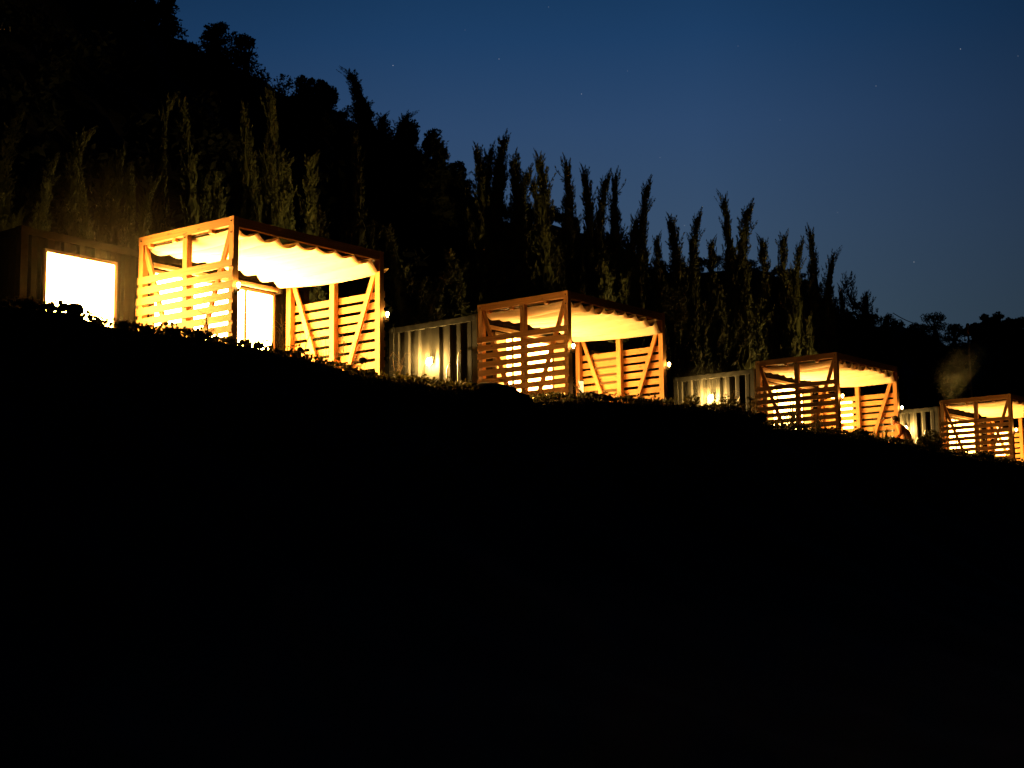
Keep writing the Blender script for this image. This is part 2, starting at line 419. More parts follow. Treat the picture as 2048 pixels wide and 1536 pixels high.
def make_container(i, x0, x1, door, window, roommat):
    X, Y, a = UNITS[i]
    root = empty('container_cabin', (X, Y, TZ), math.radians(a))
    y0 = HB; y1 = HB + 2.438
    # ---- walls
    mb = MB()
    dx0, dx1, dz1 = door; wx0, wx1, wz0, wz1 = window
    ops = sorted([(dx0, dx1, .12, dz1), (wx0, wx1, wz0, wz1)])
    cx = x0 + .12
    for (a0, a1, z0, z1) in ops:
        corr_x(mb, cx, a0, .16, CH - .12, y0 + .02)
        corr_x(mb, a0, a1, z1, CH - .12, y0 + .02)
        if z0 > .2: corr_x(mb, a0, a1, .16, z0, y0 + .02)
        cx = a1
    corr_x(mb, cx, x1 - .12, .16, CH - .12, y0 + .02)
    corr_x(mb, x0 + .12, x1 - .12, .16, CH - .12, y1 - .02, out=1)
    # end walls: the same profile turned a quarter
    for xe, out in ((x0 + .02, -1), (x1 - .02, 1)):
        t = MB(); corr_x(t, y0 + .12, y1 - .12, .16, CH - .12, xe, out=out, ph=y0 + .05)
        b = len(mb.v); mb.v += [(p[1], p[0], p[2]) for p in t.v]
        for f in t.f: mb.face([b + q for q in f])
    mb.build('wall', M['steel'], root)
    rf = MB(); rf.box(x0 + .06, x1 - .06, y0 + .06, y1 - .06, CH - .05, CH - .02); rf.build('roof', M['steel'], root)
    fl = MB(); fl.box(x0 + .06, x1 - .06, y0 + .06, y1 - .06, .03, .15); fl.build('floor_base', M['frame'], root)
    # ---- frame
    for yy in (y0, y1 - .07):
        MB().box(x0 + .178, x1 - .178, yy, yy + .07, CH - .125, CH - .012, 0).build('top_rail', M['frame'], root)
        MB().box(x0 + .178, x1 - .178, yy, yy + .07, .01, .16, 0).build('bottom_rail', M['frame'], root)
    for xx in (x0, x1 - .07):
        MB().box(xx, xx + .07, y0 + .162, y1 - .162, CH - .125, CH - .012, 1).build('top_rail', M['frame'], root)
        MB().box(xx, xx + .07, y0 + .162, y1 - .162, .01, .16, 1).build('bottom_rail', M['frame'], root)
    for sx in (0, 1):
        for sy in (0, 1):
            px = x0 if sx == 0 else x1 - .13; py = y0 if sy == 0 else y1 - .13
            MB().box(px + .004, px + .126, py + .004, py + .126, .118, CH - .118, 2).build('corner_post', M['frame'], root)
            for z in (0, CH - .118):
                qx = x0 - .004 if sx == 0 else x1 - .174; qy = y0 - .004 if sy == 0 else y1 - .158
                c = MB().box(qx, qx + .178, qy, qy + .162, z, z + .118).build('corner_casting', M['frame'], root)
                h = MB(); cy = qy + .08; cz = z + .06
                xf = qx - .003 if sx == 0 else qx + .181
                h.tube([(xf - .001, cy, cz), (xf + .004, cy, cz)], .034, 12); h.build('hole_shade_disc', M['hole'], c)  # dark disc standing in for the shade inside the hole
    # ---- sliding glass door
    D_ = empty_part = MB()
    fr = MB(); fy0, fy1 = y0 - .012, y0 + .06
    fr.box(dx0 - .05, dx0, fy0, fy1, .12, dz1 + .05, 2); fr.box(dx1, dx1 + .05, fy0, fy1, .12, dz1 + .05, 2)
    fr.box(dx0, dx1, fy0, fy1, dz1, dz1 + .05, 0); fr.box(dx0, dx1, fy0, fy1, .12, .16, 0)
    mul_ = [2.40, 1.22] if i == 0 else [1.235, 2.60]
    for mx in mul_: fr.box(mx - .028, mx + .028, fy0 + .01, fy1, .16, dz1, 2)
    dr = fr.build('sliding_door', M['alu'], root)
    edges = sorted([dx0] + mul_ + [dx1])
    for k in range(len(edges) - 1):
        ea = edges[k] + (.028 if k else 0); eb = edges[k + 1] - (.028 if k < len(edges) - 2 else 0)
        segs = [(ea, eb, 'p')]
        if i > 0 and k == 0: segs = [(ea, ea + (.36 if i < 3 else .12), 'c'), (ea + (.36 if i < 3 else .12), eb, 'p')]
        if i > 0 and k == len(edges) - 2: segs = [(ea, eb, 'c')]
        for (sa, sb, ty) in segs:
            if ty == 'p': MB().box(sa, sb, y0 + .018, y0 + .026, .16, dz1).build('pane', roommat, dr)
            else:
                cb = MB(); corr_x(cb, sa, sb, .16, dz1, y0 + .022, depth=.03, per=.062); cb.build('curtain', M['curtain'], dr)
    # ---- window
    fr = MB()
    fr.box(wx0 - .05, wx0, fy0, fy1, wz0 - .05, wz1 + .05, 2); fr.box(wx1, wx1 + .05, fy0, fy1, wz0 - .05, wz1 + .05, 2)
    fr.box(wx0, wx1, fy0, fy1, wz1, wz1 + .05, 0); fr.box(wx0, wx1, fy0 - .02, fy1, wz0 - .05, wz0, 0)
    wn = fr.build('window', M['alu'], root)
    if i == 1:
        MB().box(wx0, wx1 - .16, y0 + .018, y0 + .026, wz0, wz1).build('blind', M['dim_curtain'], wn)
        MB().box(wx1 - .16, wx1, y0 + .018, y0 + .026, wz0, wz1).build('pane', roommat, wn)
    else:
        MB().box(wx0, wx1, y0 + .018, y0 + .026, wz0, wz1).build('pane', roommat, wn)
    # ---- rolled awning tube over the door, with end bracket and pull chain
    aw = MB(); aw.tube([(.26, y0 - .10, PH - .40), (3.05, y0 - .10, PH - .41)], .042, 12); aw = aw.build('awning_roll', M['gutter'], root)
    MB().box(.19, .25, y0 - .17, y0 - .0, PH - .46, PH - .33).build('bracket', M['frame'], aw)
    MB().box(3.06, 3.11, y0 - .17, y0 - .0, PH - .47, PH - .34).build('bracket', M['frame'], aw)
    MB().tube([(.22, y0 - .12, PH - .33), (.21, y0 - .13, PH - .17)], .006, 6).build('hook', M['pipe'], aw)
    # ---- pipes on the end wall
    if i > 0:
        for yy, zt in ((y0 + .78, 1.62), (y0 + .48, 1.86)):
            p = MB(); p.tube([(x0 - .035, yy, 0.05), (x0 - .035, yy, zt - .08), (x0 - .025, yy - .02, zt), (x0 + .0, yy - .05, zt + .05)], .014, 8)
            p.build('pipe', M['pipe'], root)
    return root
def wall_light(i, x, y, z, label, glow='strong'):
    X, Y, a = UNITS[i]
    p = local_to_world(i, x, y, z)
    root = empty('wall_light', p, math.radians(a))
    if i == 0: root.location = local_to_world(0, -.6, HB + 2.438 + .075, z); root.rotation_euler.z += -math.pi / 2
    MB().box(.04, .075, -.045, .045, -.07, .07).build('back_plate', M['iron'], root)
    MB().tube([(.05, 0, .05), (.01, 0, .06), (-.012, 0, .03)], .012, 8).build('arm', M['iron'], root)
    MB().lathe((-.012, 0, 0), [(.0, -.10), (.030, -.09), (.042, -.05), (.036, -.01), (.020, .02), (0, .03)], 14).build('globe', M[glow], root)
    tag(root, label, 'wall light', 'bright lights on the container end walls')
conts = [(-2.12, 3.94, (.42, 3.03, PH - .50), (-1.66, -.39, 1.0, PH - .50)),
         (.085, 6.14, (.70, 3.06, PH - .50), (4.08, 5.14, 1.0, PH - .50)),
         (.085, 6.14, (.70, 3.06, PH - .50), (4.10, 5.44, 1.0, PH - .52)),
         (.085, 6.14, (.70, 3.06, PH - .50), (4.08, 5.14, 1.0, PH - .50))]
CL = ['dark container cabin at the far left with a big blown-out lit window',
      'container cabin behind the second pergola, blazing lamp on its ribbed end and two pipes',
      'container cabin behind the third pergola, low starry lamp on its ribbed end wall',
      'container cabin behind the farthest pergola, lit ribbed end below the pole']
for i in range(4):
    x0, x1, d, w = conts[i]
    tag(make_container(i, x0, x1, d, w, [M['room_a'], M['room_b'], M['room_b'], M['room_c']][i]), CL[i], 'container cabin', 'container cabins behind the pergolas')
for i in (1, 2, 3):
    yy = HB + (1.24, 1.24, 1.26, 1.10)[i]
    wall_light(i, .085 - .075, yy, PH - (.0, .98, .78, .75)[i], ['', 'blinding lamp on the ribbed container wall between the first and second pergola', 'star-like lamp low on the container wall between the second and third pergola', 'lamp on the lit container wall right of the person'][i])
wall_light(0, 0, 0, 1.7, 'added unseen lamp behind the leftmost container, there to light the trees', 'weak')  # added lamp, out of sight, that brightens the trees on the left

# ------------------------------------------------------------------ bulbs on the front posts
def post_lamp(i, x, label):
    p = local_to_world(i, x, 0, PH - 1.10)
    root = empty('post_lamp', p, math.radians(UNITS[i][2]))
    MB().box(-.03, .03, -.012, -.0005, -.12, .0).build('back_plate', M['iron'], root)
    MB().tube([(0, -.012, -.07), (0, -.05, -.08), (0, -.07, -.06)], .008, 8).build('arm', M['iron'], root)
    c = (0, -.07, 0)
    MB().lathe(c, [(.0, -.085), (.018, -.08), (.022, -.05), (.024, -.035), (.0, -.034)], 12).build('socket', M['gutter'], root)
    MB().lathe(c, [(.012, -.034), (.015, -.02), (.027, .006), (.032, .027), (.027, .046), (.014, .058), (.0, .061)], 14).build('bulb', M['bulb'], root)
    g = MB()
    for k in range(4):
        t = k * math.pi / 2 + .4
        g.tube([(c[0] + math.cos(t) * .024, c[1] + math.sin(t) * .024, -.04), (c[0] + math.cos(t) * .026, c[1] + math.sin(t) * .026, -.09), (c[0] + math.cos(t) * .012, c[1] + math.sin(t) * .012, -.12)], .0025, 5)
    g.build('guard', M['gutter'], root)
    tag(root, label, 'post lamp', 'bare bulb lamps on the front posts')
post_lamp(0, .05, 'bulb lamp on the left front post of the largest pergola')
post_lamp(0, PW + .01, 'bulb lamp on the right front post of the largest pergola')
post_lamp(1, .06, 'bulb lamp on the left front post of the second pergola')
post_lamp(1, PW + .01, 'bulb lamp on the right front post of the second pergola')
post_lamp(2, .08, 'bulb lamp on the left front post of the third pergola')
post_lamp(2, PW + .01, 'bulb lamp on the right front post of the third pergola, above the person')
post_lamp(3, .10, 'bulb lamp on the left front post of the farthest pergola')

# ------------------------------------------------------------------ cypresses
rng = np.random.default_rng(5)
def tuft(c, d, ln, rad, n, lw=(.16, .05), curl=.0):
    # flame-shaped spray of scale leaves from c along d
    d = np.array(d, float); d /= np.linalg.norm(d)
    ref = np.array([0, 0, 1.]) if abs(d[2]) < .9 else np.array([1., 0, 0])
    a = np.cross(d, ref); a /= np.linalg.norm(a); b = np.cross(d, a)
    u = rng.random(n) ** .85; th = rng.random(n) * 2 * np.pi
    prof = rad * np.clip(np.sin(np.pi * np.clip(u * .72 + .2, 0, 1)) ** .9, .05, 1) * (1 - u * .8)
    rr = prof * np.sqrt(rng.random(n))
    rd = np.cos(th)[:, None] * a + np.sin(th)[:, None] * b
    bendv = np.array([0, 0, .25 * ln]) + np.array([curl, 0, 0])
    p = np.array(c) + d * (u * ln)[:, None] + rd * rr[:, None] + bendv * (u ** 2)[:, None]
    ld = d * 1.0 + bendv / ln * u[:, None] + rd * .35 + rng.normal(0, .12, (n, 3)); ld /= np.linalg.norm(ld, axis=1)[:, None]
    sd = np.cross(ld, rng.normal(0, 1, (n, 3))); sd /= np.linalg.norm(sd, axis=1)[:, None]
    L_ = (lw[0] * rng.uniform(.6, 1.2, n) * (1 - .3 * u))[:, None]; w = (lw[1] * rng.uniform(.6, 1.2, n) * (1 - .4 * u))[:, None]
    return np.stack([p - sd * w * .5, p + sd * w * .5, p + ld * L_ + sd * w * .08, p + ld * L_ - sd * w * .08], axis=1)
def cyp_env(f, z, wid, seed, ph):
    return wid * (.08 + (1 - f) ** .92 * 1.62) * (1 + .20 * math.sin(z * 3.1 + seed) + .15 * math.sin(z * 6.3 + ph))
def cypress_data(H, seed, wid, tips):
    # tips: list of (dx, top fraction, start fraction, lean)
    rr = random.Random(seed); Q = []; axes = []
    for (dx, top, st0, lean) in tips:
        ht = H * top; pts = []; rads = []; K = 34
        phx, phy = rr.random() * 6, rr.random() * 6; w_ = wid * (1 if dx == 0 else .72)
        for k in range(K + 1):
            f = k / K; z = H * st0 + (ht - H * st0) * f
            x = dx * smooth(0, .55, f) + .09 * math.sin(f * 6 + phx) * f + lean * f ** 5
            y = .09 * math.sin(f * 5 + phy) * f
            pts.append((x, y, z)); rads.append(cyp_env(f, z, w_, seed, phx) * .60)
        axes.append((pts, rads))
        lenax = ht - H * st0; n = int(lenax * 40)
        for q in range(n):
            f = (q + rr.random()) / n
            k = min(K - 1, int(f * K)); g = f * K - k
            c = [pts[k][m] * (1 - g) + pts[k + 1][m] * g for m in range(3)]
            env = cyp_env(f, c[2], w_, seed, phx)
            ang = rr.random() * 2 * math.pi
            r0 = env * rr.uniform(.35, .85)
            cc = (c[0] + math.cos(ang) * r0, c[1] + math.sin(ang) * r0, c[2] - .12)
            big = rr.random() < .07
            out = rr.uniform(.15, .45) + (.55 if big else 0)
            d = (math.cos(ang) * out, math.sin(ang) * out, 1.0)
            ln = rr.uniform(.18, .34) * (1.35 if big else 1)
            Q.append(tuft(cc, d, ln, .065 + .04 * (1 - f), 34, (.085, .038), curl=rr.uniform(-.04, .04)))
        tp = pts[-1]
        for q in range(4):
            Q.append(tuft((tp[0], tp[1], tp[2] - .36 + .12 * q), (lean * .6 + rr.uniform(-.1, .1), rr.uniform(-.1, .1), .8), .42 - .05 * q, .045, 60, (.07, .022), curl=lean * .8))
    return np.concatenate(Q), axes
def make_cypress_protos():
    out_ = []
    specs = [(7.0, .40, [(0, 1, .04, .15), (.30, .60, .05, .1)]), (7.0, .42, [(0, 1, .04, -.1), (-.40, .82, .08, .02), (.32, .66, .06, .1)]), (7.0, .50, [(0, 1, .04, .1), (.42, .92, .08, .05), (-.36, .95, .08, .12)]),
             (7.0, .36, [(0, 1, .04, .28), (-.3, .7, .05, .1)]), (7.0, .42, [(0, 1, .04, .08), (.38, .84, .08, .12), (-.3, .62, .05, 0)]), (7.0, .40, [(0, 1, .04, -.25), (.34, .72, .06, .1)]), (7.0, .46, [(0, .98, .04, .16), (-.48, 1, .10, -.14), (.36, .78, .08, 0)])]
    for k, (H, w, tips) in enumerate(specs):
        V, axes = cypress_data(H, 100 + k, w, tips)
        core = MB()
        for ax in axes:
            core.tube(ax[0][1:], ax[1][1:], 11)
        co_v = np.array(core.v)
        # inner mass of the crown, broken up so that it never reads as a smooth column
        co_v += rng.normal(0, .028, co_v.shape)
        me = bpy.data.meshes.new('crown'); n = len(V)
        verts = np.concatenate([V.reshape(-1, 3), co_v]); faces = [tuple(range(4 * q, 4 * q + 4)) for q in range(n)] + [tuple(4 * n + x for x in f) for f in core.f]
        me.from_pydata(verts.tolist(), [], faces); me.materials.append(M['leaf']); me.update()
        tr = MB(); tr.tube([(0, 0, -.5), (.02, 0, .5), (-.02, .02, 1.2), (0, 0, 3.5)], [.13, .10, .08, .03], 9); t = tr.build('trunk', M['bark'])
        tm = t.data; bpy.data.objects.remove(t)
        out_.append((me, tm))
    return out_
PROTO = make_cypress_protos()
def place_cypress(px, py, t, proto, sxy, label, rot=None, lean=0.0, flip=False):
    s, ztop, p = to_t(px, py, t)
    base = st(s, t); h = ztop - base.z + .12
    root = empty('cypress', base, 0)
    sc = h / 7.0
    root.scale = (sxy * (-1 if flip else 1), sxy, sc)
    # turn the tree so that its local x lies across the view; jitter a little
    az = math.atan2(-base.x, base.y)
    root.rotation_euler = (0, lean, az + (rot if rot is not None else R.uniform(-.3, .3)))
    me, tm = PROTO[proto]
    for nm, mesh in (('crown', me), ('trunk', tm)):
        o = bpy.data.objects.new(nm, mesh); COL.objects.link(o); o.parent = root
    tag(root, label, 'cypress tree', 'slender cypresses behind the cabins')
CY = [  # px, py of the tip, depth t, proto, width, lean, flip, label
    (12, 245, 8.5, 0, 1.2, 0, 0, 'dim cypress cut by the left edge of the picture'),
    (88, 335, 7.2, 0, .9, 0, 0, 'small dim cypress above the left end of the window container'),
    (148, 280, 8.2, 3, 1.1, 0, 0, 'dim cypress with curled tip above the big window'),
    (182, 372, 7.0, 5, .8, 0, 0, 'short dim cypress just right of the curled one over the window'),
    (232, 318, 7.4, 2, .9, 0, 0, 'bushy dim cypress with forked top over the window container'),
    (288, 382, 6.9, 3, .8, 0, 0, 'short cypress leaning right at the largest pergola\'s left corner'),
    (320, 214, 8.6, 3, 1.0, 0, 0, 'tall dim cypress left of the largest pergola\'s middle post'),
    (388, 220, 8.8, 5, 1.0, 0, 0, 'tall dim cypress above the middle of the largest pergola\'s side'),
    (440, 372, 7.4, 1, .9, 0, 0, 'low dark cypress close behind the highest corner of the largest pergola'),
    (493, 234, 8.6, 1, .85, 0, 0, 'lit cypress with small forked head left of the tallest lit one'),
    (541, 208, 8.4, 4, 1.15, 0, 1, 'tallest lit cypress above the front corner of the largest pergola'),
    (562, 334, 7.4, 5, .8, 0, 0, 'small lit cypress between the tallest lit one and the bushy one'),
    (615, 325, 7.6, 6, 1.35, 0, 0, 'broad bushy yellow-green cypress above the largest canopy'),
    (714, 288, 8.8, 1, 1.0, 0, 0, 'lone lit cypress against the black hill right of the bushy one'),
    (806, 470, 7.6, 5, 1.2, 0, 0, 'feathery cypress right of the largest canopy above the ribbed wall'),
    (838, 555, 6.6, 3, 1.0, .1, 0, 'low drooping cypress right behind the first ribbed end wall'),
    (905, 520, 8.0, 1, 1.2, 0, 0, 'dark low cypress above the second container roof'),
    (962, 312, 10.5, 1, 1.0, 0, 0, 'leftmost cypress standing against the sky'),
    (996, 289, 10.3, 2, 1.25, 0, 0, 'broadest cypress against the sky with three tips, highest on the left'),
    (1040, 353, 9.6, 0, 1.1, 0, 0, 'shorter cypress right of the three-tipped one'),
    (1086, 330, 9.4, 1, 1.15, 0, 0, 'cypress with a hooked tip bending right over a thick body'),
    (1102, 372, 9.0, 5, .9, -.03, 0, 'low cypress leaning left beside the hooked one'),
    (1134, 340, 9.2, 4, 1.1, 0, 1, 'club-headed cypress with blunt double top'),
    (1176, 357, 9.0, 1, 1.0, 0, 0, 'cypress with thin curved tip right of the club-headed one'),
    (1196, 368, 8.8, 0, 1.05, 0, 0, 'plain pointed cypress above the second pergola\'s front corner'),
    (1230, 366, 8.8, 4, 1.0, 0, 0, 'cypress with a tip bent left and a shoulder on its right'),
    (1265, 424, 8.4, 3, .7, .03, 0, 'small narrow cypress leaning right beside the needle-shaped one'),
    (1283, 378, 8.6, 0, .95, 0, 0, 'needle-shaped tall cypress right of the second canopy\'s middle'),
    (1310, 482, 8.2, 6, .85, 0, 0, 'low forked cypress in the dip after the needle-shaped one'),
    (1350, 452, 8.4, 1, 1.15, 0, 0, 'bulky cypress with leaning tip above the second canopy\'s end'),
    (1382, 443, 8.2, 0, .95, 0, 0, 'spiky cypress left of the round-headed low one'),
    (1418, 490, 8.2, 6, 1.0, 0, 0, 'low round-headed cypress before the highest of the right group'),
    (1452, 409, 8.4, 5, 1.0, .03, 0, 'highest cypress of the right group with a thick straight body'),
    (1487, 427, 8.2, 0, 1.35, -.02, 0, 'broad-shouldered cypress with hair-thin tip bent left'),
    (1540, 486, 7.8, 6, 1.15, -.02, 1, 'twin-stemmed cypress whose tips both bend left'),
    (1588, 500, 7.6, 0, .9, 0, 0, 'thin cypress between the twin-stemmed and the bird-topped one'),
    (1622, 476, 7.6, 4, 1.05, 0, 1, 'cypress with a bird-like spread tip above the third pergola'),
    (1652, 521, 7.3, 3, 1.0, 0, 0, 'last tall cypress of the row with lit lower foliage'),
    (1686, 592, 8.5, 1, .7, 0, 0, 'tiny cypress in the dip right of the last tall one'),
    (1400, 668, 6.6, 3, .9, .25, 0, 'young cypress lit from below above the third ribbed end wall'),
    (1342, 600, 6.7, 4, .8, 0, 0, 'bright yellow-green young cypress right of the second canopy'),
    (1245, 560, 6.8, 6, .9, 0, 0, 'lit young cypress rising behind the second canopy'),
    (1190, 545, 7.0, 1, .9, .06, 0, 'lit young cypress behind the second pergola\'s front corner'),
    (1610, 640, 6.8, 6, .9, 0, 0, 'lit young cypress behind the third pergola\'s middle post'),
    (700, 590, 6.4, 3, .8, .12, 0, 'lit cypress sprig seen through the largest pergola above its right screen'),
    (640, 585, 6.6, 1, .9, 0, 0, 'shaded cypress seen through the largest pergola left of its middle post'),
    (1325, 650, 6.4, 1, .8, 0, 0, 'bright cypress behind the second pergola\'s right front brace'),
]
for c in CY: place_cypress(c[0], c[1], c[2], c[3], c[4] * (.78 if c[0] < 760 else 1.0), c[7], lean=c[5], flip=bool(c[6]))
# two cypresses far up the slope
place_cypress(733, 156, 22, 5, 1.7, 'solitary cypress on the hill ridge with its head bent left')
place_cypress(800, 233, 22, 3, 1.4, 'ridge cypress showing only a thin hooked tip')
place_cypress(880, 284, 22, 1, 1.6, 'ridge cypress with whip-like tip beside open-leaved trees')
place_cypress(1732, 600, 13, 4, 1.3, 'bent body of the broken cypress standing apart on the right')
# broken cypress: its leader kinks to the left
def broken_cypress():
    s, z, p = to_t(1716, 563, 12); base = st(s + .9, 12)
    root = empty('broken_cypress', base, math.atan2(-base.x, base.y))
    H = z - base.z; Q = []
    path = [(0.0, 0, .3), (0, 0, H * .55), (.05, 0, H - 2.0), (-.1, 0, H - 1.2), (-.75, 0, H - .75), (-.95, 0, H)]
    for (a, b), w in zip(zip(path, path[1:]), (.6, .5, .42, .3, .22)):
        a = np.array(a); b = np.array(b); n = int(np.linalg.norm(b - a) * 14) + 4
        for q in range(n):
            c = a + (b - a) * rng.random(); an = rng.random() * 6.28
            c = c + np.array([math.cos(an), math.sin(an), 0]) * w * rng.random() * .8
            d = np.array([math.cos(an) * .8, math.sin(an) * .8, 1]) + (b - a) / np.linalg.norm(b - a) * .6
            Q.append(tuft(c, d, .55, .13, 40, (.14, .05)))
    quads('crown', np.concatenate(Q), M['leaf'], root)
    MB().tube([(0, 0, -.4), (0, 0, H * .5), (.05, 0, H - 2), (-.1, 0, H - 1.2), (-.7, 0, H - .75), (-.9, 0, H - .2)], [.18, .14, .1, .08, .06, .03], 8).build('trunk', M['bark'], root)
    tag(root, 'crooked cypress with kinked top leaning left, apart on the right', 'cypress tree')
broken_cypress()

# ------------------------------------------------------------------ broadleaf trees on the slope
def crown_quads(c, rx, rz, n, size, lobes=7, seed=0):
    g = np.random.default_rng(seed); out_ = []
    th = g.random(lobes) * 6.28; ph = g.random(lobes)
    cen = np.stack([np.cos(th) * rx * .62 * np.sqrt(g.random(lobes)), np.sin(th) * rx * .62 * np.sqrt(g.random(lobes)), (ph - .35) * rz * 1.1], 1)
    per = n // lobes
    for k in range(lobes):
        r = rx * g.uniform(.32, .55); v = g.normal(0, 1, (per, 3)); v /= np.linalg.norm(v, axis=1)[:, None]
        p = np.array(c) + cen[k] + v * r * (g.random(per) ** .33)[:, None] * np.array([1, 1, .7])
        a = g.normal(0, 1, (per, 3)); a /= np.linalg.norm(a, axis=1)[:, None]
        b = np.cross(a, g.normal(0, 1, (per, 3))); b /= np.linalg.norm(b, axis=1)[:, None]
        s_ = (size * g.uniform(.6, 1.3, per))[:, None]
        out_.append(np.stack([p - a * s_ * .5, p + b * s_ * .3, p + a * s_ * .5, p - b * s_ * .3], 1))
    return np.concatenate(out_)
def forest():
    Q = []; g = random.Random(3); k = 0
    s = -14.0
    while s < 128:                                         # the ridge line itself, dense
        for t in (28.0, 30.5):
            ss = s + g.uniform(-.4, .4); b = st(ss, t + g.uniform(-.6, .6)); r = g.uniform(.5, .95)
            Q.append(crown_quads((b.x, b.y, b.z + r * .3), r, r * .8, 640, .125, 6, k)); k += 1
        s += .85
    for row in range(7):                                  # the slope below
        t = 11.5 + row * 2.5; s = -16.0
        while s < 95:
            b = st(s + g.uniform(-1, 1), t + g.uniform(-1, 1)); up = row > 3; r = g.uniform(.7, 1.2) if up else g.uniform(1.2, 1.8)
            Q.append(crown_quads((b.x, b.y, b.z + r * (.2 if up else .5)), r, r * .8, 330, .24 if up else .34, 6, k)); k += 1; s += 1.8 if up else 2.3
    o = quads('hillside_forest', np.concatenate(Q), M['leaf2']); tag(o, 'black mass of broadleaf forest covering the hill behind the cabins', 'forest', kind='stuff')
forest()
def broad_tree(px, py, t, r, label, n=1500, size=.3, seed=1, lobes=8, cat='broadleaf tree'):
    s, z, p = to_t(px, py, t); base = st(s, t)
    root = empty('broadleaf_tree', base, 0)
    H = max(z - base.z, 2.0); cz = H - r * .75
    o = quads('crown', crown_quads((0, 0, cz), r, r * .9, n, size, lobes, seed), M['leaf2'], root)
    if cz > r * 1.1:
        o2 = np.concatenate([crown_quads((0.1 * r * math.sin(q * 2 + seed), 0, cz - r * (.7 + .75 * q)), r * (1.15 + .1 * q), r * .8, n // 2, size, 7, seed + 7 + q) for q in range(3) if cz - r * (.7 + .75 * q) > 0])
        me_old = o.data; bpy.data.objects.remove(o)
        o = quads('crown', np.concatenate([crown_quads((0, 0, cz), r, r * .9, n, size, lobes, seed), o2]), M['leaf2'], root)
    tb = MB(); tb.tube([(0, 0, -.3), (.05, .03, cz * .5), (0, 0, cz)], [.2, .14, .07], 8)
    g = random.Random(seed)
    for k in range(5):
        an = g.random() * 6.28; tb.tube([(0, 0, cz * .55), (math.cos(an) * r * .35, math.sin(an) * r * .35, cz * .8), (math.cos(an) * r * .7, math.sin(an) * r * .7, cz + r * .2)], [.08, .05, .02], 6)
    tb.build('trunk', M['bark'], root)
    tag(root, label, cat, 'trees along the hill skyline')
for a in [(490, 92, 29, 0.80, 'round-headed tree standing up on the upper ridge, left of centre'),
          (432, 77, 29, 0.60, 'small open tree with a notch beside the round-headed ridge tree'),
          (612, 152, 29, 0.60, 'flat-topped tree where the ridge levels off'),
          (648, 158, 28, 0.55, 'open-branched tree with sky showing under its flat crown'),
          (820, 262, 28, 0.65, 'airy tree with sky holes on the falling ridge'),
          (868, 296, 27, 0.60, 'leafy tree beside the whip-tipped ridge cypress'),
          (915, 326, 26, 0.55, 'thin-leaved tree at the foot of the ridge before the cypress row'),
          (330, 28, 30, 0.50, 'tree on the ridge near the top left corner'),
          (300, 2, 31, 0.50, 'topmost ridge tree at the picture\'s upper edge'),
          (1868, 634, 30, 1.02, 'small skyline tree with a pointed shoulder left of the pole'),
          (1906, 648, 30, 0.96, 'low rounded skyline tree just left of the pole')]:
    broad_tree(a[0], a[1], a[2], a[3], a[4], seed=int(a[0]), n=1300, size=.13)
def layered_pine(px, py, t, label, seed, wide=2.4):
    s, z, p = to_t(px, py, t); base = st(s, t); root = empty('pine_tree', base, 0); H = z - base.z; g = random.Random(seed); Q = []
    tb = MB(); tb.tube([(0, 0, -.4), (.15, 0, H * .5), (0, 0, H - .2)], [.28, .2, .06], 8)
    for k in range(16):
        zz_ = H * (.35 + .62 * (k + g.random() * .5) / 16); an = g.random() * 6.28; ln = wide * (1.1 - zz_ / H) * g.uniform(.8, 1.5) + .3
        e = (math.cos(an) * ln, math.sin(an) * ln, zz_ + .2); tb.tube([(0, 0, zz_ - .1), e], [.06, .03], 5)
        Q.append(crown_quads((e[0] * .75, e[1] * .75, e[2] + .05), ln * .55 + .25, .28, 420, .26, 4, seed * 50 + k))
    quads('crown', np.concatenate(Q), M['leaf2'], root); tb.build('trunk', M['bark'], root)
    tag(root, label, 'pine tree', 'pines at the right edge')
layered_pine(2000, 634, 24, 'layered pine with flat branch tiers near the right edge', 3, 3.2)
layered_pine(2050, 635, 22, 'pine cut by the right edge of the picture', 4, 2.6)
layered_pine(1962, 652, 24, 'lower pine between the pole and the layered pine', 5, 2.0)

# ------------------------------------------------------------------ pole, cables
def pole():
    s, z, p = to_t(1938, 646, 8.0); base = st(s, 8.0); H = z - base.z
    root = empty('utility_pole', base, 0)
    MB().tube([(0, 0, -.3), (-.03, 0, H * .5), (-.06, 0, H - .5)], [.045, .04, .036], 8).build('pole', M['pole'], root)
    MB().lathe((-.06, 0, H - .55), [(.05, 0), (.075, .06), (.08, .3), (.085, .42), (.06, .52), (.0, .55)], 12).build('head', M['pole'], root)
    MB().tube([(-.05, 0, H - .62), (.12, 0, H - .60)], .02, 6).build('crossarm', M['pole'], root)
    for zz_, w in ((H - .85, .05), (H * .62, .04)):
        MB().lathe((-.11, 0, zz_), [(.0, -.05), (w * .8, -.04), (w * .8, .04), (.0, .05)], 8).build('insulator', M['pipe'], root)
    tag(root, 'slender pole with a thick dark head rising out of the smoke', 'pole')
pole()
def cable(name, pts, label):
    mb = MB(); mb.tube(pts, .028, 5); o = mb.build(name, M['cable']); tag(o, label, 'cable', 'cables on the skyline')
def sag(a, b, d, n=14):
    return [a + (b - a) * (k / n) - Vector((0, 0, 4 * d * (k / n) * (1 - k / n))) for k in range(n + 1)]
A_ = to_t(1660, 612, 27)[2]; B_ = to_t(1735, 632, 27)[2]; C_ = to_t(1786, 626, 27)[2]; D_ = to_t(1860, 652, 27)[2]
cable('overhead_cable', sag(A_, B_, .35), 'thin cable sagging left of the crooked cypress')
cable('overhead_cable', sag(C_, D_, .2), 'thin cable above the skyline right of the crooked cypress')

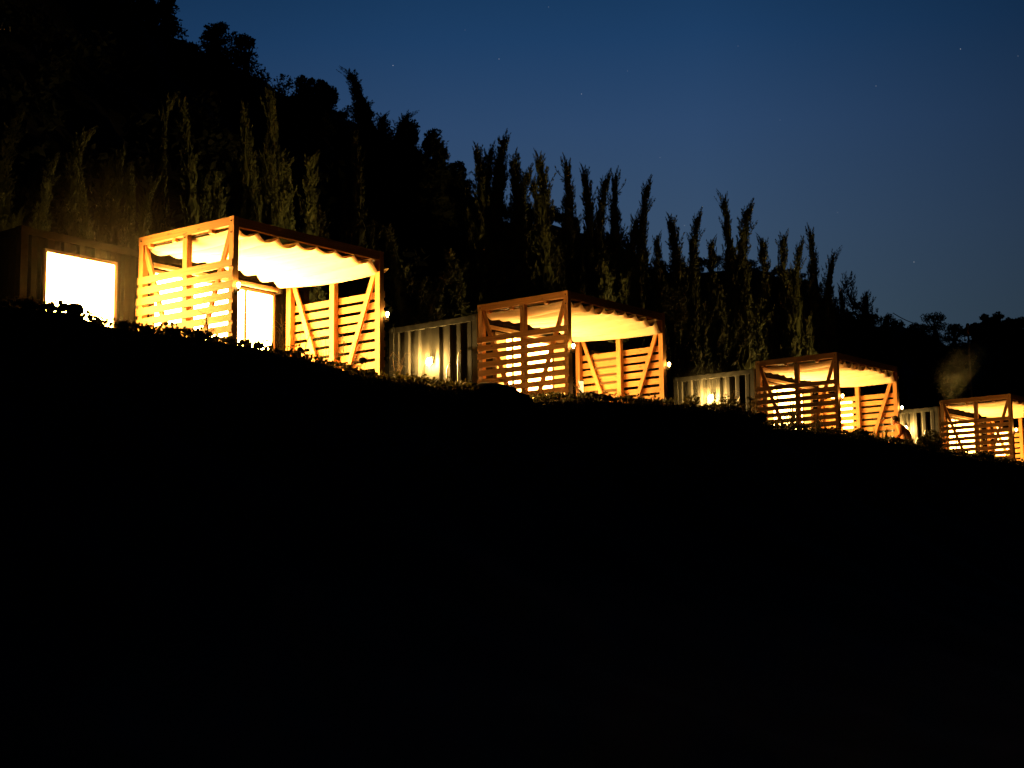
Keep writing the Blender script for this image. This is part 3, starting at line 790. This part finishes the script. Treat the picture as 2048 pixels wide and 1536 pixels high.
# ------------------------------------------------------------------ edge of the bank: weeds, grass, rocks
def weeds():
    g = np.random.default_rng(21); Q = []
    def leaf(p, d, s_, w_):
        d = d / np.linalg.norm(d); sd = np.cross(d, g.normal(0, 1, 3)); sd /= np.linalg.norm(sd)
        return np.stack([p, p + d * s_ * .5 + sd * w_ * .5, p + d * s_, p + d * s_ * .5 - sd * w_ * .5])
    for k in range(12000):
        s = g.uniform(-9, 27); t = g.normal(-3.25, .33) if k % 3 else g.uniform(-5.5, -2.2)
        b = np.array(st(s, t)); h = max(0, .05 * mn.noise(Vector((s * 1.7, 0, 4))) + .03) + g.uniform(0, .05) + (.07 if g.random() < .06 else 0)
        for q in range(3):
            d = g.normal(0, 1, 3); d[2] = abs(d[2]) * .8 + .2
            sz = g.uniform(.03, .075); Q.append(leaf(b + np.array([g.normal(0, .02), g.normal(0, .02), h]), d, sz, sz * .8))
    o = quads('ground_cover', np.array(Q), M['weed']); tag(o, 'dark leafy weeds along the edge of the bank', 'ground cover', kind='stuff')
    Q = []
    for k in range(2600):
        s = g.uniform(-9, 27); t = g.uniform(-3.7, -2.2); b = np.array(st(s, t, -.02)); h = g.uniform(.05, .16) * (2.0 if g.random() < .04 else 1)
        d = np.array([g.normal(0, .25), g.normal(0, .25), 1]); sd = np.array([math.cos(k), math.sin(k), 0]) * .004
        m = b + d * h * .6; tp = b + d * h + np.array([g.normal(0, .05), g.normal(0, .05), -.02])
        Q.append(np.stack([b - sd, b + sd, m + sd * .8, m - sd * .8])); Q.append(np.stack([m - sd * .8, m + sd * .8, tp + sd * .1, tp - sd * .1]))
    o = quads('grass', np.array(Q), M['weed']); tag(o, 'short thin grass blades on the bank edge', 'grass', kind='stuff')
weeds()
def rock(px, py, t, r, label, seed, flat=.7, name='rock', m='rock', group='stones on the bank edge', cat='rock', xl=1.0):
    s, z, p = to_t(px, py, t); b = st(s, t)
    g = random.Random(seed); mb = MB(); n = 14; rings = 9
    top = z - b.z; cz = top - r * flat
    for i in range(rings):
        ph = math.pi * i / (rings - 1) - math.pi / 2
        for j in range(n):
            th = 2 * math.pi * j / n; v = Vector((math.cos(ph) * math.cos(th) * xl, math.cos(ph) * math.sin(th), math.sin(ph) * flat))
            k = 1 + .22 * mn.noise(v * 1.9 + Vector((seed, 0, 0))) + .08 * mn.noise(v * 5 + Vector((0, seed, 0)))
            v = v * r * k; mb.v.append((v.x, v.y, v.z + cz))
    for i in range(rings - 1):
        for j in range(n): mb.face([i * n + j, i * n + (j + 1) % n, (i + 1) * n + (j + 1) % n, (i + 1) * n + j], None, 0, True)
    o = mb.build(name, M[m]); o.location = b; o.rotation_euler = (0, 0, math.radians(49)); tag(o, label, cat, group)
rock(985, 766, -3.2, .36, 'dark humped boulder left of the second pergola\'s screen', 1, .55, xl=1.5)
rock(938, 764, -3.15, .16, 'pointed stone catching lamp light at the boulder\'s left end', 2, .9)
rock(1030, 784, -3.25, .25, 'lower dark boulder under the second pergola\'s slats', 3, .6, xl=1.3)
rock(60, 598, -3.2, .09, 'round stone on the bank left of the window', 4, .8)
rock(150, 606, -3.2, .10, 'rounded dark knob in front of the blown-out window', 5, .8)
rock(128, 606, -3.2, .06, 'small knob beside the dark knob below the window', 6, .8)
rock(246, 642, -3.2, .07, 'stone on the bank at the window container\'s right corner', 7, .7)
rock(292, 652, -3.2, .08, 'stone at the foot of the largest pergola\'s left post', 12, .7)
rock(346, 656, -3.2, .10, 'stone under the left half of the bright slat screen', 8, .7)
rock(395, 660, -3.2, .10, 'stone under the right half of the bright slat screen', 9, .7)
rock(725, 714, -3.0, .055, 'round dark stone before the largest pergola\'s right screen', 10, .9)
rock(600, 694, -3.1, .045, 'round stone right of the glass door', 11, .9)
rock(1185, 786, -3.0, .20, 'low rounded hump before the second pergola\'s door', 13, .35, xl=2.0)
# knobbly seed heads and round leaves on stalks
def knob_plant(px, py, t, hgt, label, seed, nst=6, m='weed', spread=.12):
    s, z, p = to_t(px, py, t); b = st(s, t); g = random.Random(seed)
    root = empty('weed_plant', b, 0); top = max(z - b.z, hgt)
    sb = MB(); Q = []
    for k in range(nst):
        x = g.uniform(-spread, spread); y = g.uniform(-spread, spread); h = top * (1 if k == 0 else g.uniform(.4, .9))
        sb.tube([(0, 0, -.05), (x * .4, y * .4, h * .5), (x, y, h)], [.005, .004, .003], 5)
        for q in range(4):
            c = np.array([x, y, h * (1 - .15 * q)]); th = g.random() * 6.28
            a = np.array([math.cos(th), math.sin(th), g.uniform(-.2, .6)]); bb = np.cross(a, np.array([0, 0, 1.])); r = g.uniform(.02, .04)
            pts = [c + a * r * (1 + math.cos(w)) * .9 + bb * r * math.sin(w) for w in (0.2, 1.7, 3.1, 4.6)]
            Q.append(np.stack(pts))
    sb.build('stem', M['straw' if m == 'straw' else 'weed'], root); quads('leaf', np.array(Q), M[m], root)
    tag(root, label, 'weed', 'weeds standing on the bank edge')
knob_plant(305, 642, -3.2, .1, 'round-leaved stalk before the bright screen\'s left part', 1, 3)
knob_plant(22, 592, -3.2, .1, 'leafy weed on the bank at the left edge', 2, 7)
knob_plant(75, 596, -3.2, .08, 'leafy weed between the left edge and the window', 3, 5)
knob_plant(200, 628, -3.2, .05, 'small weed before the window\'s lower right corner', 4, 4)
knob_plant(845, 752, -2.8, .1, 'sunlike leafy weed below the blinding wall lamp', 5, 8)
knob_plant(875, 762, -2.8, .1, 'leafy weed right of the blinding wall lamp', 6, 6)
def dry_weed(px, py, t, label, seed, spread=.25, nst=9, wid=.004, bend=.5, group='dry weeds and grasses'):
    s, z, p = to_t(px, py, t); b = st(s, t); g = random.Random(seed); top = max(.2, z - b.z)
    root = empty('dry_weed', b, 0); mb = MB()
    for k in range(nst):
        an = g.random() * 6.28; h = top * (1 if k == 0 else g.uniform(.45, .95)); sp = spread * g.uniform(.3, 1)
        x, y = math.cos(an) * sp, math.sin(an) * sp
        pts = [Vector((x * .15, y * .15, -.03)), Vector((x * .3, y * .3, h * .4)), Vector((x * .6, y * .6, h * .75)), Vector((x, y, h)), Vector((x * (1 + bend), y * (1 + bend), h * g.uniform(.82, 1.0)))]
        mb.tube(pts, [wid, wid * .9, wid * .8, wid * .6, wid * .3], 5)
        for q in range(3):
            f = g.uniform(.3, .9); c = pts[1].lerp(pts[3], f); d = Vector((g.uniform(-1, 1), g.uniform(-1, 1), g.uniform(.2, 1))) * .09
            mb.tube([c, c + d, c + d * 1.4 + Vector((0, 0, -.03))], [wid * .6, wid * .45, wid * .2], 4)
    mb.build('stem', M['straw'], root)
    tag(root, label, 'dry weed', group)
for a in [(548, 640, -2.7, 'dry twig weed before the lit glass door', 1, .2), (570, 622, -2.4, 'arching dry weed right of the glass door', 2, .3),
          (515, 668, -3.0, 'low dry tuft at the glass door\'s foot', 3, .15), (600, 650, -2.4, 'dry stalks before the right screen\'s back post', 4, .2),
          (655, 660, -2.3, 'tall straggly dry weed before the right screen\'s back half', 5, .3), (690, 650, -2.2, 'tall straggly dry weed at the right screen\'s middle post', 6, .3),
          (725, 690, -2.4, 'dry stalks before the right screen\'s front half', 7, .25), (793, 700, -2.0, 'twisted dry vine at the left of the first ribbed end wall', 8, .16),
          (420, 622, -2.8, 'dry grass before the bright screen\'s right half', 9, .15), (1165, 752, -2.6, 'curved dry grass by the glowing upright panel', 10, .2),
          (1440, 775, -2.6, 'dry arching stems before the third ribbed end wall', 11, .3), (1495, 780, -2.4, 'tangled dry stems at the right of the third ribbed end wall', 12, .35),
          (1378, 795, -2.6, 'dry stems at the left of the third ribbed end wall', 13, .3), (1300, 775, -2.6, 'wispy grass before the second pergola\'s right screen', 14, .2),
          (1722, 850, -2.6, 'bare branched weed left of the person', 15, .2), (1250, 778, -2.7, 'thin grass at the second pergola\'s right middle post', 16, .2)]:
    dry_weed(a[0], a[1], a[2], a[3], a[4], a[5])
def grass_clump(px, py, t, label, seed, n=46, spread=.28):
    s, z, p = to_t(px, py, t); b = st(s, t); g = random.Random(seed); top = z - b.z; mb = MB()
    for k in range(n):
        an = g.random() * 6.28; sp = spread * g.random(); h = top * g.uniform(.55, 1.0); w = g.uniform(.006, .012)
        x, y = math.cos(an) * sp, math.sin(an) * sp; sd = Vector((-math.sin(an), math.cos(an), 0)) * w
        P = [Vector((x * .2, y * .2, -.03)), Vector((x * .5, y * .5, h * .55)), Vector((x * .85, y * .85, h * .9)), Vector((x * 1.25, y * 1.25, h))]
        i0 = len(mb.v)
        for q, pp in enumerate(P):
            f = (1, .9, .6, .1)[q]; mb.v += [tuple(pp - sd * f), tuple(pp + sd * f)]
        for q in range(3): mb.face([i0 + 2 * q, i0 + 2 * q + 1, i0 + 2 * q + 3, i0 + 2 * q + 2])
    o = mb.build('grass_clump', M['weed']); o.location = b; tag(o, label, 'grass clump', 'tall grass clumps')
grass_clump(1580, 790, -2.5, 'tall dark grass clump before the third pergola\'s screen', 1)
grass_clump(1635, 822, -2.5, 'shorter grass clump before the third pergola\'s front corner', 2, 36, .25)
grass_clump(1562, 822, -2.6, 'small grass clump left of the tall one', 3, 24, .2)
def shrub(px, py, t, r, label, seed, n=900):
    s, z, p = to_t(px, py, t); b = st(s, t); root = empty('shrub', b, 0); H = z - b.z
    quads('foliage', crown_quads((0, 0, H - r * .55), r, r * .8, n, .07, 9, seed), M['weed'], root)
    tb = MB(); g = random.Random(seed)
    for k in range(6):
        an = g.random() * 6.28; tb.tube([(0, 0, -.1), (math.cos(an) * r * .3, math.sin(an) * r * .3, H * .4), (math.cos(an) * r * .6, math.sin(an) * r * .6, H * .8)], [.015, .01, .005], 5)
    tb.build('stem', M['bark'], root); tag(root, label, 'shrub', 'low shrubs on the bank edge')
shrub(1395, 805, -3.3, .42, 'dense dark shrub below the starry lamp', 31)
shrub(1455, 803, -3.3, .45, 'dense dark shrub right of the starry lamp', 32)
shrub(1345, 812, -3.3, .30, 'shrub at the second pergola\'s right front corner', 33)
shrub(1505, 835, -3.3, .30, 'shrub at the third pergola\'s left corner', 34)
shrub(1345, 600, 6.0, .55, 'leafy bush lit yellow beside the second canopy\'s end', 35, 1400)
shrub(1860, 870, -3.2, .35, 'shrub before the fourth ribbed end wall', 36)
shrub(1720, 862, -3.2, .25, 'low shrub left of the person', 37)
shrub(1965, 905, -3.2, .3, 'low shrub under the farthest pergola', 38)
# leaves of a plant and small white board
def broad_plant(px, py, t, label, seed):
    s, z, p = to_t(px, py, t); b = st(s, t); root = empty('broad_leaf_plant', b, math.atan2(-b.x, b.y)); H = z - b.z; g = random.Random(seed)
    for k in range(6):
        x = (k - 2.5) * .05; h = H * g.uniform(.75, 1.0); w = .045; mb = MB(); i0 = 0
        for q in range(6):
            f = q / 5; ww = w * math.sin(math.pi * min(1, f * .9 + .08)); xx = x * (1 + f); zz_ = h * f; yy = .05 * math.sin(k) * f
            mb.v += [(xx - ww, yy, zz_), (xx + ww, yy + .01, zz_)]
        for q in range(5): mb.face([2 * q, 2 * q + 1, 2 * q + 3, 2 * q + 2])
        o = mb.build('leaf', M['weed' if k % 2 else 'straw'], root)
    tag(root, label, 'plant')
broad_plant(1752, 842, -1.2, 'upright pale-leaved plant left of the person', 4)
def white_board():
    p = local_to_world(1, .27, -.08, 0); root = empty('garden_lantern', p, math.radians(UNITS[1][2] - 40))
    MB().box(-.040, .040, -.03, .03, .70, 1.02).build('lit_panel', M['lantern'], root)
    MB().box(-.048, .048, -.038, .038, 1.021, 1.04).build('cap', M['alu'], root)
    MB().box(-.02, .02, -.012, .012, -.05, .699).build('stake', M['wood'], root)
    tag(root, 'narrow upright glowing panel at the foot of the second pergola\'s left front post', 'lantern')
white_board()

# ------------------------------------------------------------------ leafy branch hanging in at the top left
def branch():
    root = empty('overhanging_tree', st(-12.5, -9.0), 0); b = root.location
    tgt = ray(8, 70) * 13.0 - b
    wood = MB(); wood.tube([(0, 0, -.4), (.1, 0, 1.6), (.0, .1, 3.2), (-.1, .1, 5.0)], [.14, .12, .1, .05], 9)
    st_ = Vector((0, .1, 3.0)); end = Vector((tgt.x, tgt.y, tgt.z + .05))
    mid = st_.lerp(end, .55) + Vector((0, 0, .35))
    wood.tube([st_, mid, end], [.06, .03, .008], 7); wood.build('trunk', M['bark'], root)
    g = random.Random(4); Q = []
    pts = [end + Vector((g.uniform(-.28, .03), g.uniform(-.2, .2), g.uniform(-.13, .14))) for _ in range(38)]
    for k in range(1500):
        v = Vector((g.gauss(0, .8), g.gauss(0, .8), g.gauss(4.6, .7))); pts.append(v)
    for c in pts:
        d = Vector((g.uniform(-1, 1), g.uniform(-1, 1), g.uniform(-1.2, .2))).normalized(); sd = d.cross(Vector((g.uniform(-1, 1), g.uniform(-1, 1), g.uniform(-1, 1)))).normalized()
        l = .085; Q.append([list(c), list(c + d * l * .5 + sd * l * .16), list(c + d * l), list(c + d * l * .5 - sd * l * .16)])
    quads('crown', np.array(Q), M['leaf'], root)
    tag(root, 'leaf tips of an overhanging tree at the top left edge', 'tree')
branch()

# ------------------------------------------------------------------ person by the third pergola
def person():
    base = local_to_world(2, PW - .27, -.22, 0); base.z = st(0, 0).z
    root = empty('person', base, math.atan2(-base.x, base.y))     # local -y towards the camera, x to the right
    # body turned to the left, bending a little over
    J = {}; E = []; names_ = []
    def bend(co):
        x, y, z = co
        if z > .6: z -= .14; x += .03
        if z > .95: x -= (z - .95) * .35; z -= (z - .95) * .22
        return (x * .9, y, z)
    def j(n, co, r): J[n] = len(names_); names_.append((n, bend(co), r))
    j('pelvis', (0.05, 0, .93), .15); j('waist', (.03, 0, 1.08), .14); j('chest', (-.02, 0, 1.27), .165); j('neck', (-.06, 0, 1.44), .065); j('head0', (-.08, 0, 1.53), .06)
    for s_, q in (('l', -1), ('r', 1)):
        j('hip' + s_, (.05, q * .09, .88), .11); j('knee' + s_, (.02 - .05 * q, q * .10, .48), .065); j('ankle' + s_, (.06 + .05 * q, q * .11, .09), .042); j('toe' + s_, (-.10 + .05 * q, q * .12, .035), .036)
        j('sh' + s_, (-.03, q * .17, 1.37), .075); j('el' + s_, (-.10, q * .24, 1.12), .05); j('wr' + s_, (-.30, q * .16, 1.02), .032)
    def e(a, b): E.append((J[a], J[b]))
    e('pelvis', 'waist'); e('waist', 'chest'); e('chest', 'neck'); e('neck', 'head0')
    for s_ in 'lr':
        e('pelvis', 'hip' + s_); e('hip' + s_, 'knee' + s_); e('knee' + s_, 'ankle' + s_); e('ankle' + s_, 'toe' + s_)
        e('chest', 'sh' + s_); e('sh' + s_, 'el' + s_); e('el' + s_, 'wr' + s_)
        q = -1 if s_ == 'l' else 1
        j('palm' + s_, (-.36, q * .155, 1.0), .026); e('wr' + s_, 'palm' + s_)
        for f in range(4):
            y = q * .155 + (f - 1.5) * .019; ln = (.065, .078, .072, .055)[f]
            j('f%s%d' % (s_, f), (-.385, y, 1.0), .010); j('g%s%d' % (s_, f), (-.385 - ln * .6, y, .985), .009); j('h%s%d' % (s_, f), (-.385 - ln, y, .955), .007)
            e('palm' + s_, 'f%s%d' % (s_, f)); e('f%s%d' % (s_, f), 'g%s%d' % (s_, f)); e('g%s%d' % (s_, f), 'h%s%d' % (s_, f))
        j('t' + s_, (-.36, q * .155 - q * .04, .985), .010); j('u' + s_, (-.39, q * .155 - q * .055, .965), .008); e('palm' + s_, 't' + s_); e('t' + s_, 'u' + s_)
    def skin(name, sel, m, grow=0.0, parent=root, lvl=2):
        idx = [k for k, (n, c, r) in enumerate(names_) if sel(n)]; mp = {k: q for q, k in enumerate(idx)}
        ed = [(mp[a], mp[b]) for a, b in E if a in mp and b in mp]
        me = bpy.data.meshes.new(name); me.from_pydata([names_[k][1] for k in idx], ed, []); me.materials.append(m); o = bpy.data.objects.new(name, me); COL.objects.link(o); o.parent = parent
        md = o.modifiers.new('skin', 'SKIN'); md.use_smooth_shade = True
        for k in idx:
            sv = me.skin_vertices[0].data[mp[k]]; r = names_[k][2] + grow; sv.radius = (r, r); sv.use_root = (k == idx[0])
        sb = o.modifiers.new('sub', 'SUBSURF'); sb.levels = lvl; sb.render_levels = lvl
        return o
    skin('body', lambda n: True, M['skin'])
    skin('jacket', lambda n: n in ('waist', 'chest', 'pelvis', 'shl', 'shr', 'ell', 'elr', 'wrl', 'wrr'), M['jacket'], .017)
    skin('trousers', lambda n: n == 'pelvis' or n[:3] == 'hip' or n[:4] == 'knee' or n[:5] == 'ankle', M['trousers'], .012)
    for q in (-1, 1):
        MB().tube([(.11 + .05 * q, q * .11, .045), (.02 + .05 * q, q * .115, .05), (-.08 + .05 * q, q * .12, .042), (-.15 + .05 * q, q * .122, .035)], [.04, .05, .045, .03], 10).build('shoe', M['shoes'], root)
    # head with face, looking left and down
    def blob(mb, c, rx, ry, rz, n=14, rings=10, f=None):
        b = len(mb.v)
        for i in range(rings):
            ph = math.pi * i / (rings - 1) - math.pi / 2
            for k in range(n):
                th = 2 * math.pi * k / n; v = Vector((math.cos(ph) * math.cos(th) * rx, math.cos(ph) * math.sin(th) * ry, math.sin(ph) * rz))
                if f: v = f(v)
                mb.v.append((c[0] + v.x, c[1] + v.y, c[2] + v.z))
        for i in range(rings - 1):
            for k in range(n): mb.face([b + i * n + k, b + i * n + (k + 1) % n, b + (i + 1) * n + (k + 1) % n, b + (i + 1) * n + k], None, 0, True)
    hc = bend((-.10, 0, 1.60))
    hd = MB()
    def jaw(v):
        if v.z < 0: v.y *= 1 + v.z * 2.2; v.x = v.x * (1 + v.z * 1.4) - .01
        return v
    blob(hd, hc, .098, .078, .115, 18, 14, jaw)
    blob(hd, (hc[0] - .10, 0, hc[2] - .015), .018, .012, .022)                 # nose
    blob(hd, (hc[0] + .0, .078, hc[2] - .01), .018, .010, .03); blob(hd, (hc[0] + .0, -.078, hc[2] - .01), .018, .010, .03)   # ears
    hdo = hd.build('head', M['skin'], root)
    ey = MB(); blob(ey, (hc[0] - .088, .03, hc[2] + .01), .01, .012, .007); blob(ey, (hc[0] - .088, -.03, hc[2] + .01), .01, .012, .007); ey.build('eyes', M['hair'], hdo)
    mo = MB(); blob(mo, (hc[0] - .088, 0, hc[2] - .055), .008, .024, .006); mo.build('mouth', M['jacket'], hdo)
    hr = MB(); blob(hr, (hc[0] + .018, 0, hc[2] + .025), .098, .087, .108, 18, 12, lambda v: Vector((v.x, v.y, max(v.z, -.05)))); hr.build('hair', M['hair'], hdo)
    tag(root, 'person in an orange jacket bending forward at the third pergola\'s right front post', 'person')
person()

# ------------------------------------------------------------------ smoke above the farthest pergola
def smoke():
    a_ = to_t(1888, 798, 3.6)[2]; b_ = to_t(1985, 695, 3.7)[2]; c = (a_ + b_) / 2; ax = (b_ - a_)
    mb = MB(); n = 24; rings = 14
    for i in range(rings):
        ph = math.pi * i / (rings - 1) - math.pi / 2
        for j in range(n):
            th = 2 * math.pi * j / n; mb.v.append((math.cos(ph) * math.cos(th), math.cos(ph) * math.sin(th), math.sin(ph)))
    for i in range(rings - 1):
        for j in range(n): mb.face([i * n + j, i * n + (j + 1) % n, (i + 1) * n + (j + 1) % n, (i + 1) * n + j])
    m = bpy.data.materials.new('smoke'); m.use_nodes = True; t = m.node_tree
    for q in list(t.nodes): t.nodes.remove(q)
    o_ = t.nodes.new('ShaderNodeOutputMaterial'); v = t.nodes.new('ShaderNodeVolumePrincipled'); v.inputs['Color'].default_value = (.8, .72, .45, 1); v.inputs['Anisotropy'].default_value = .1
    co = t.nodes.new('ShaderNodeTexCoord'); ln = t.nodes.new('ShaderNodeVectorMath'); ln.operation = 'LENGTH'; t.links.new(co.outputs['Object'], ln.inputs[0])
    n1 = t.nodes.new('ShaderNodeTexNoise'); n1.inputs['Scale'].default_value = 2.2; n1.inputs['Detail'].default_value = 4; t.links.new(co.outputs['Object'], n1.inputs['Vector'])
    mr = t.nodes.new('ShaderNodeMapRange'); mr.interpolation_type = 'SMOOTHSTEP'; mr.inputs[1].default_value = .15; mr.inputs[2].default_value = .98; mr.inputs[3].default_value = 1; mr.inputs[4].default_value = 0
    mn_ = t.nodes.new('ShaderNodeMapRange'); mn_.inputs[1].default_value = .38; mn_.inputs[2].default_value = .68; mn_.inputs[3].default_value = .05; mn_.inputs[4].default_value = .75
    mu = t.nodes.new('ShaderNodeMath'); mu.operation = 'MULTIPLY'
    n2 = t.nodes.new('ShaderNodeTexNoise'); n2.inputs['Scale'].default_value = 1.3; n2.inputs['Detail'].default_value = 3; n2.inputs['Distortion'].default_value = .6; t.links.new(co.outputs['Object'], n2.inputs['Vector'])
    ad = t.nodes.new('ShaderNodeMath'); ad.operation = 'MULTIPLY_ADD'; ad.inputs[1].default_value = 1.5; ad.inputs[2].default_value = -.55; t.links.new(n2.outputs['Fac'], ad.inputs[0])
    a2 = t.nodes.new('ShaderNodeMath'); a2.operation = 'ADD'; t.links.new(ad.outputs[0], a2.inputs[0]); t.links.new(ln.outputs['Value'], a2.inputs[1])
    mx_ = t.nodes.new('ShaderNodeMath'); mx_.operation = 'MAXIMUM'; t.links.new(a2.outputs[0], mx_.inputs[0]); t.links.new(ln.outputs['Value'], mx_.inputs[1])
    t.links.new(mx_.outputs[0], mr.inputs[0]); t.links.new(n1.outputs['Fac'], mn_.inputs[0]); t.links.new(mr.outputs[0], mu.inputs[0]); t.links.new(mn_.outputs[0], mu.inputs[1])
    t.links.new(mu.outputs[0], v.inputs['Density']); t.links.new(v.outputs[0], o_.inputs['Volume'])
    o = mb.build('smoke', m); o.location = c; o.rotation_euler = ax.to_track_quat('Z', 'Y').to_euler(); o.scale = (1.25, 1.25, ax.length * .75)
    tag(o, 'yellowish smoke drifting up to the right above the farthest pergola', 'smoke', kind='stuff')
smoke()
def added_smoke_lamp():  # lamp added out of view only to brighten the smoke
    p = local_to_world(3, 3.4, HB + 1.1, CH - .02); root = empty('added_smoke_lamp', p, math.radians(UNITS[3][2]))
    MB().box(-.05, .05, -.05, .05, .0, .03).build('base', M['iron'], root)
    MB().lathe((0, 0, .03), [(.03, 0), (.05, .03), (.05, .04)], 12).build('housing', M['iron'], root)
    MB().lathe((0, 0, .082), [(.045, 0), (.04, .006), (.0, .008)], 12).build('lens', M['smokelight'], root)
    sh = MB(); n_ = 16
    for (r_, z_) in ((.058, .06), (.08, .24), (.077, .24), (.055, .06)):
        sh.v += [(r_ * math.cos(2 * math.pi * k / n_), r_ * math.sin(2 * math.pi * k / n_), z_) for k in range(n_)]
    for i in range(4):
        for k in range(n_): sh.face([i * n_ + k, i * n_ + (k + 1) % n_, ((i + 1) % 4) * n_ + (k + 1) % n_, ((i + 1) % 4) * n_ + k])
    sh.build('shade', M['iron'], root)
    tag(root, 'added hidden lamp on the farthest cabin roof, there to light the smoke', 'added lamp')
added_smoke_lamp()

# ------------------------------------------------------------------ added thin volumes that imitate lens bloom round the brightest lights
def bloom_volume(c, r, dens, label, ax=(1, 1, 1)):
    mb = MB(); n = 24; rings = 14
    for i in range(rings):
        ph = math.pi * i / (rings - 1) - math.pi / 2
        for j in range(n):
            th = 2 * math.pi * j / n; mb.v.append((math.cos(ph) * math.cos(th), math.cos(ph) * math.sin(th), math.sin(ph)))
    for i in range(rings - 1):
        for j in range(n): mb.face([i * n + j, i * n + (j + 1) % n, (i + 1) * n + (j + 1) % n, (i + 1) * n + j])
    m = bpy.data.materials.new('bloom_volume'); m.use_nodes = True; t = m.node_tree
    for q in list(t.nodes): t.nodes.remove(q)
    o_ = t.nodes.new('ShaderNodeOutputMaterial'); v = t.nodes.new('ShaderNodeVolumePrincipled')
    v.inputs['Color'].default_value = (.9, .85, .7, 1); v.inputs['Anisotropy'].default_value = .45
    co = t.nodes.new('ShaderNodeTexCoord'); ln = t.nodes.new('ShaderNodeVectorMath'); ln.operation = 'LENGTH'; t.links.new(co.outputs['Object'], ln.inputs[0])
    mr = t.nodes.new('ShaderNodeMapRange'); mr.interpolation_type = 'SMOOTHSTEP'
    mr.inputs[1].default_value = 0.0; mr.inputs[2].default_value = .97; mr.inputs[3].default_value = dens; mr.inputs[4].default_value = 0
    t.links.new(ln.outputs['Value'], mr.inputs[0]); t.links.new(mr.outputs[0], v.inputs['Density']); t.links.new(v.outputs[0], o_.inputs['Volume'])
    o = mb.build('bloom_volume', m); o.location = c; o.scale = (r * ax[0], r * ax[1], r * ax[2]); tag(o, label, 'bloom_volume', kind='stuff')
bloom_volume(local_to_world(0, -1.0, HB - .5, 1.8), 2.3, .006, 'added volume imitating warm lens bloom round the big window at the far left')
bloom_volume(local_to_world(1, -.2, HB + 1.24, 1.75), .8, .010, 'added volume imitating warm lens bloom round the blinding lamp of the second cabin')
bloom_volume(local_to_world(2, -.2, HB + 1.24, 1.95), 1.0, .010, 'added volume imitating warm lens bloom round the starry lamp of the third cabin')
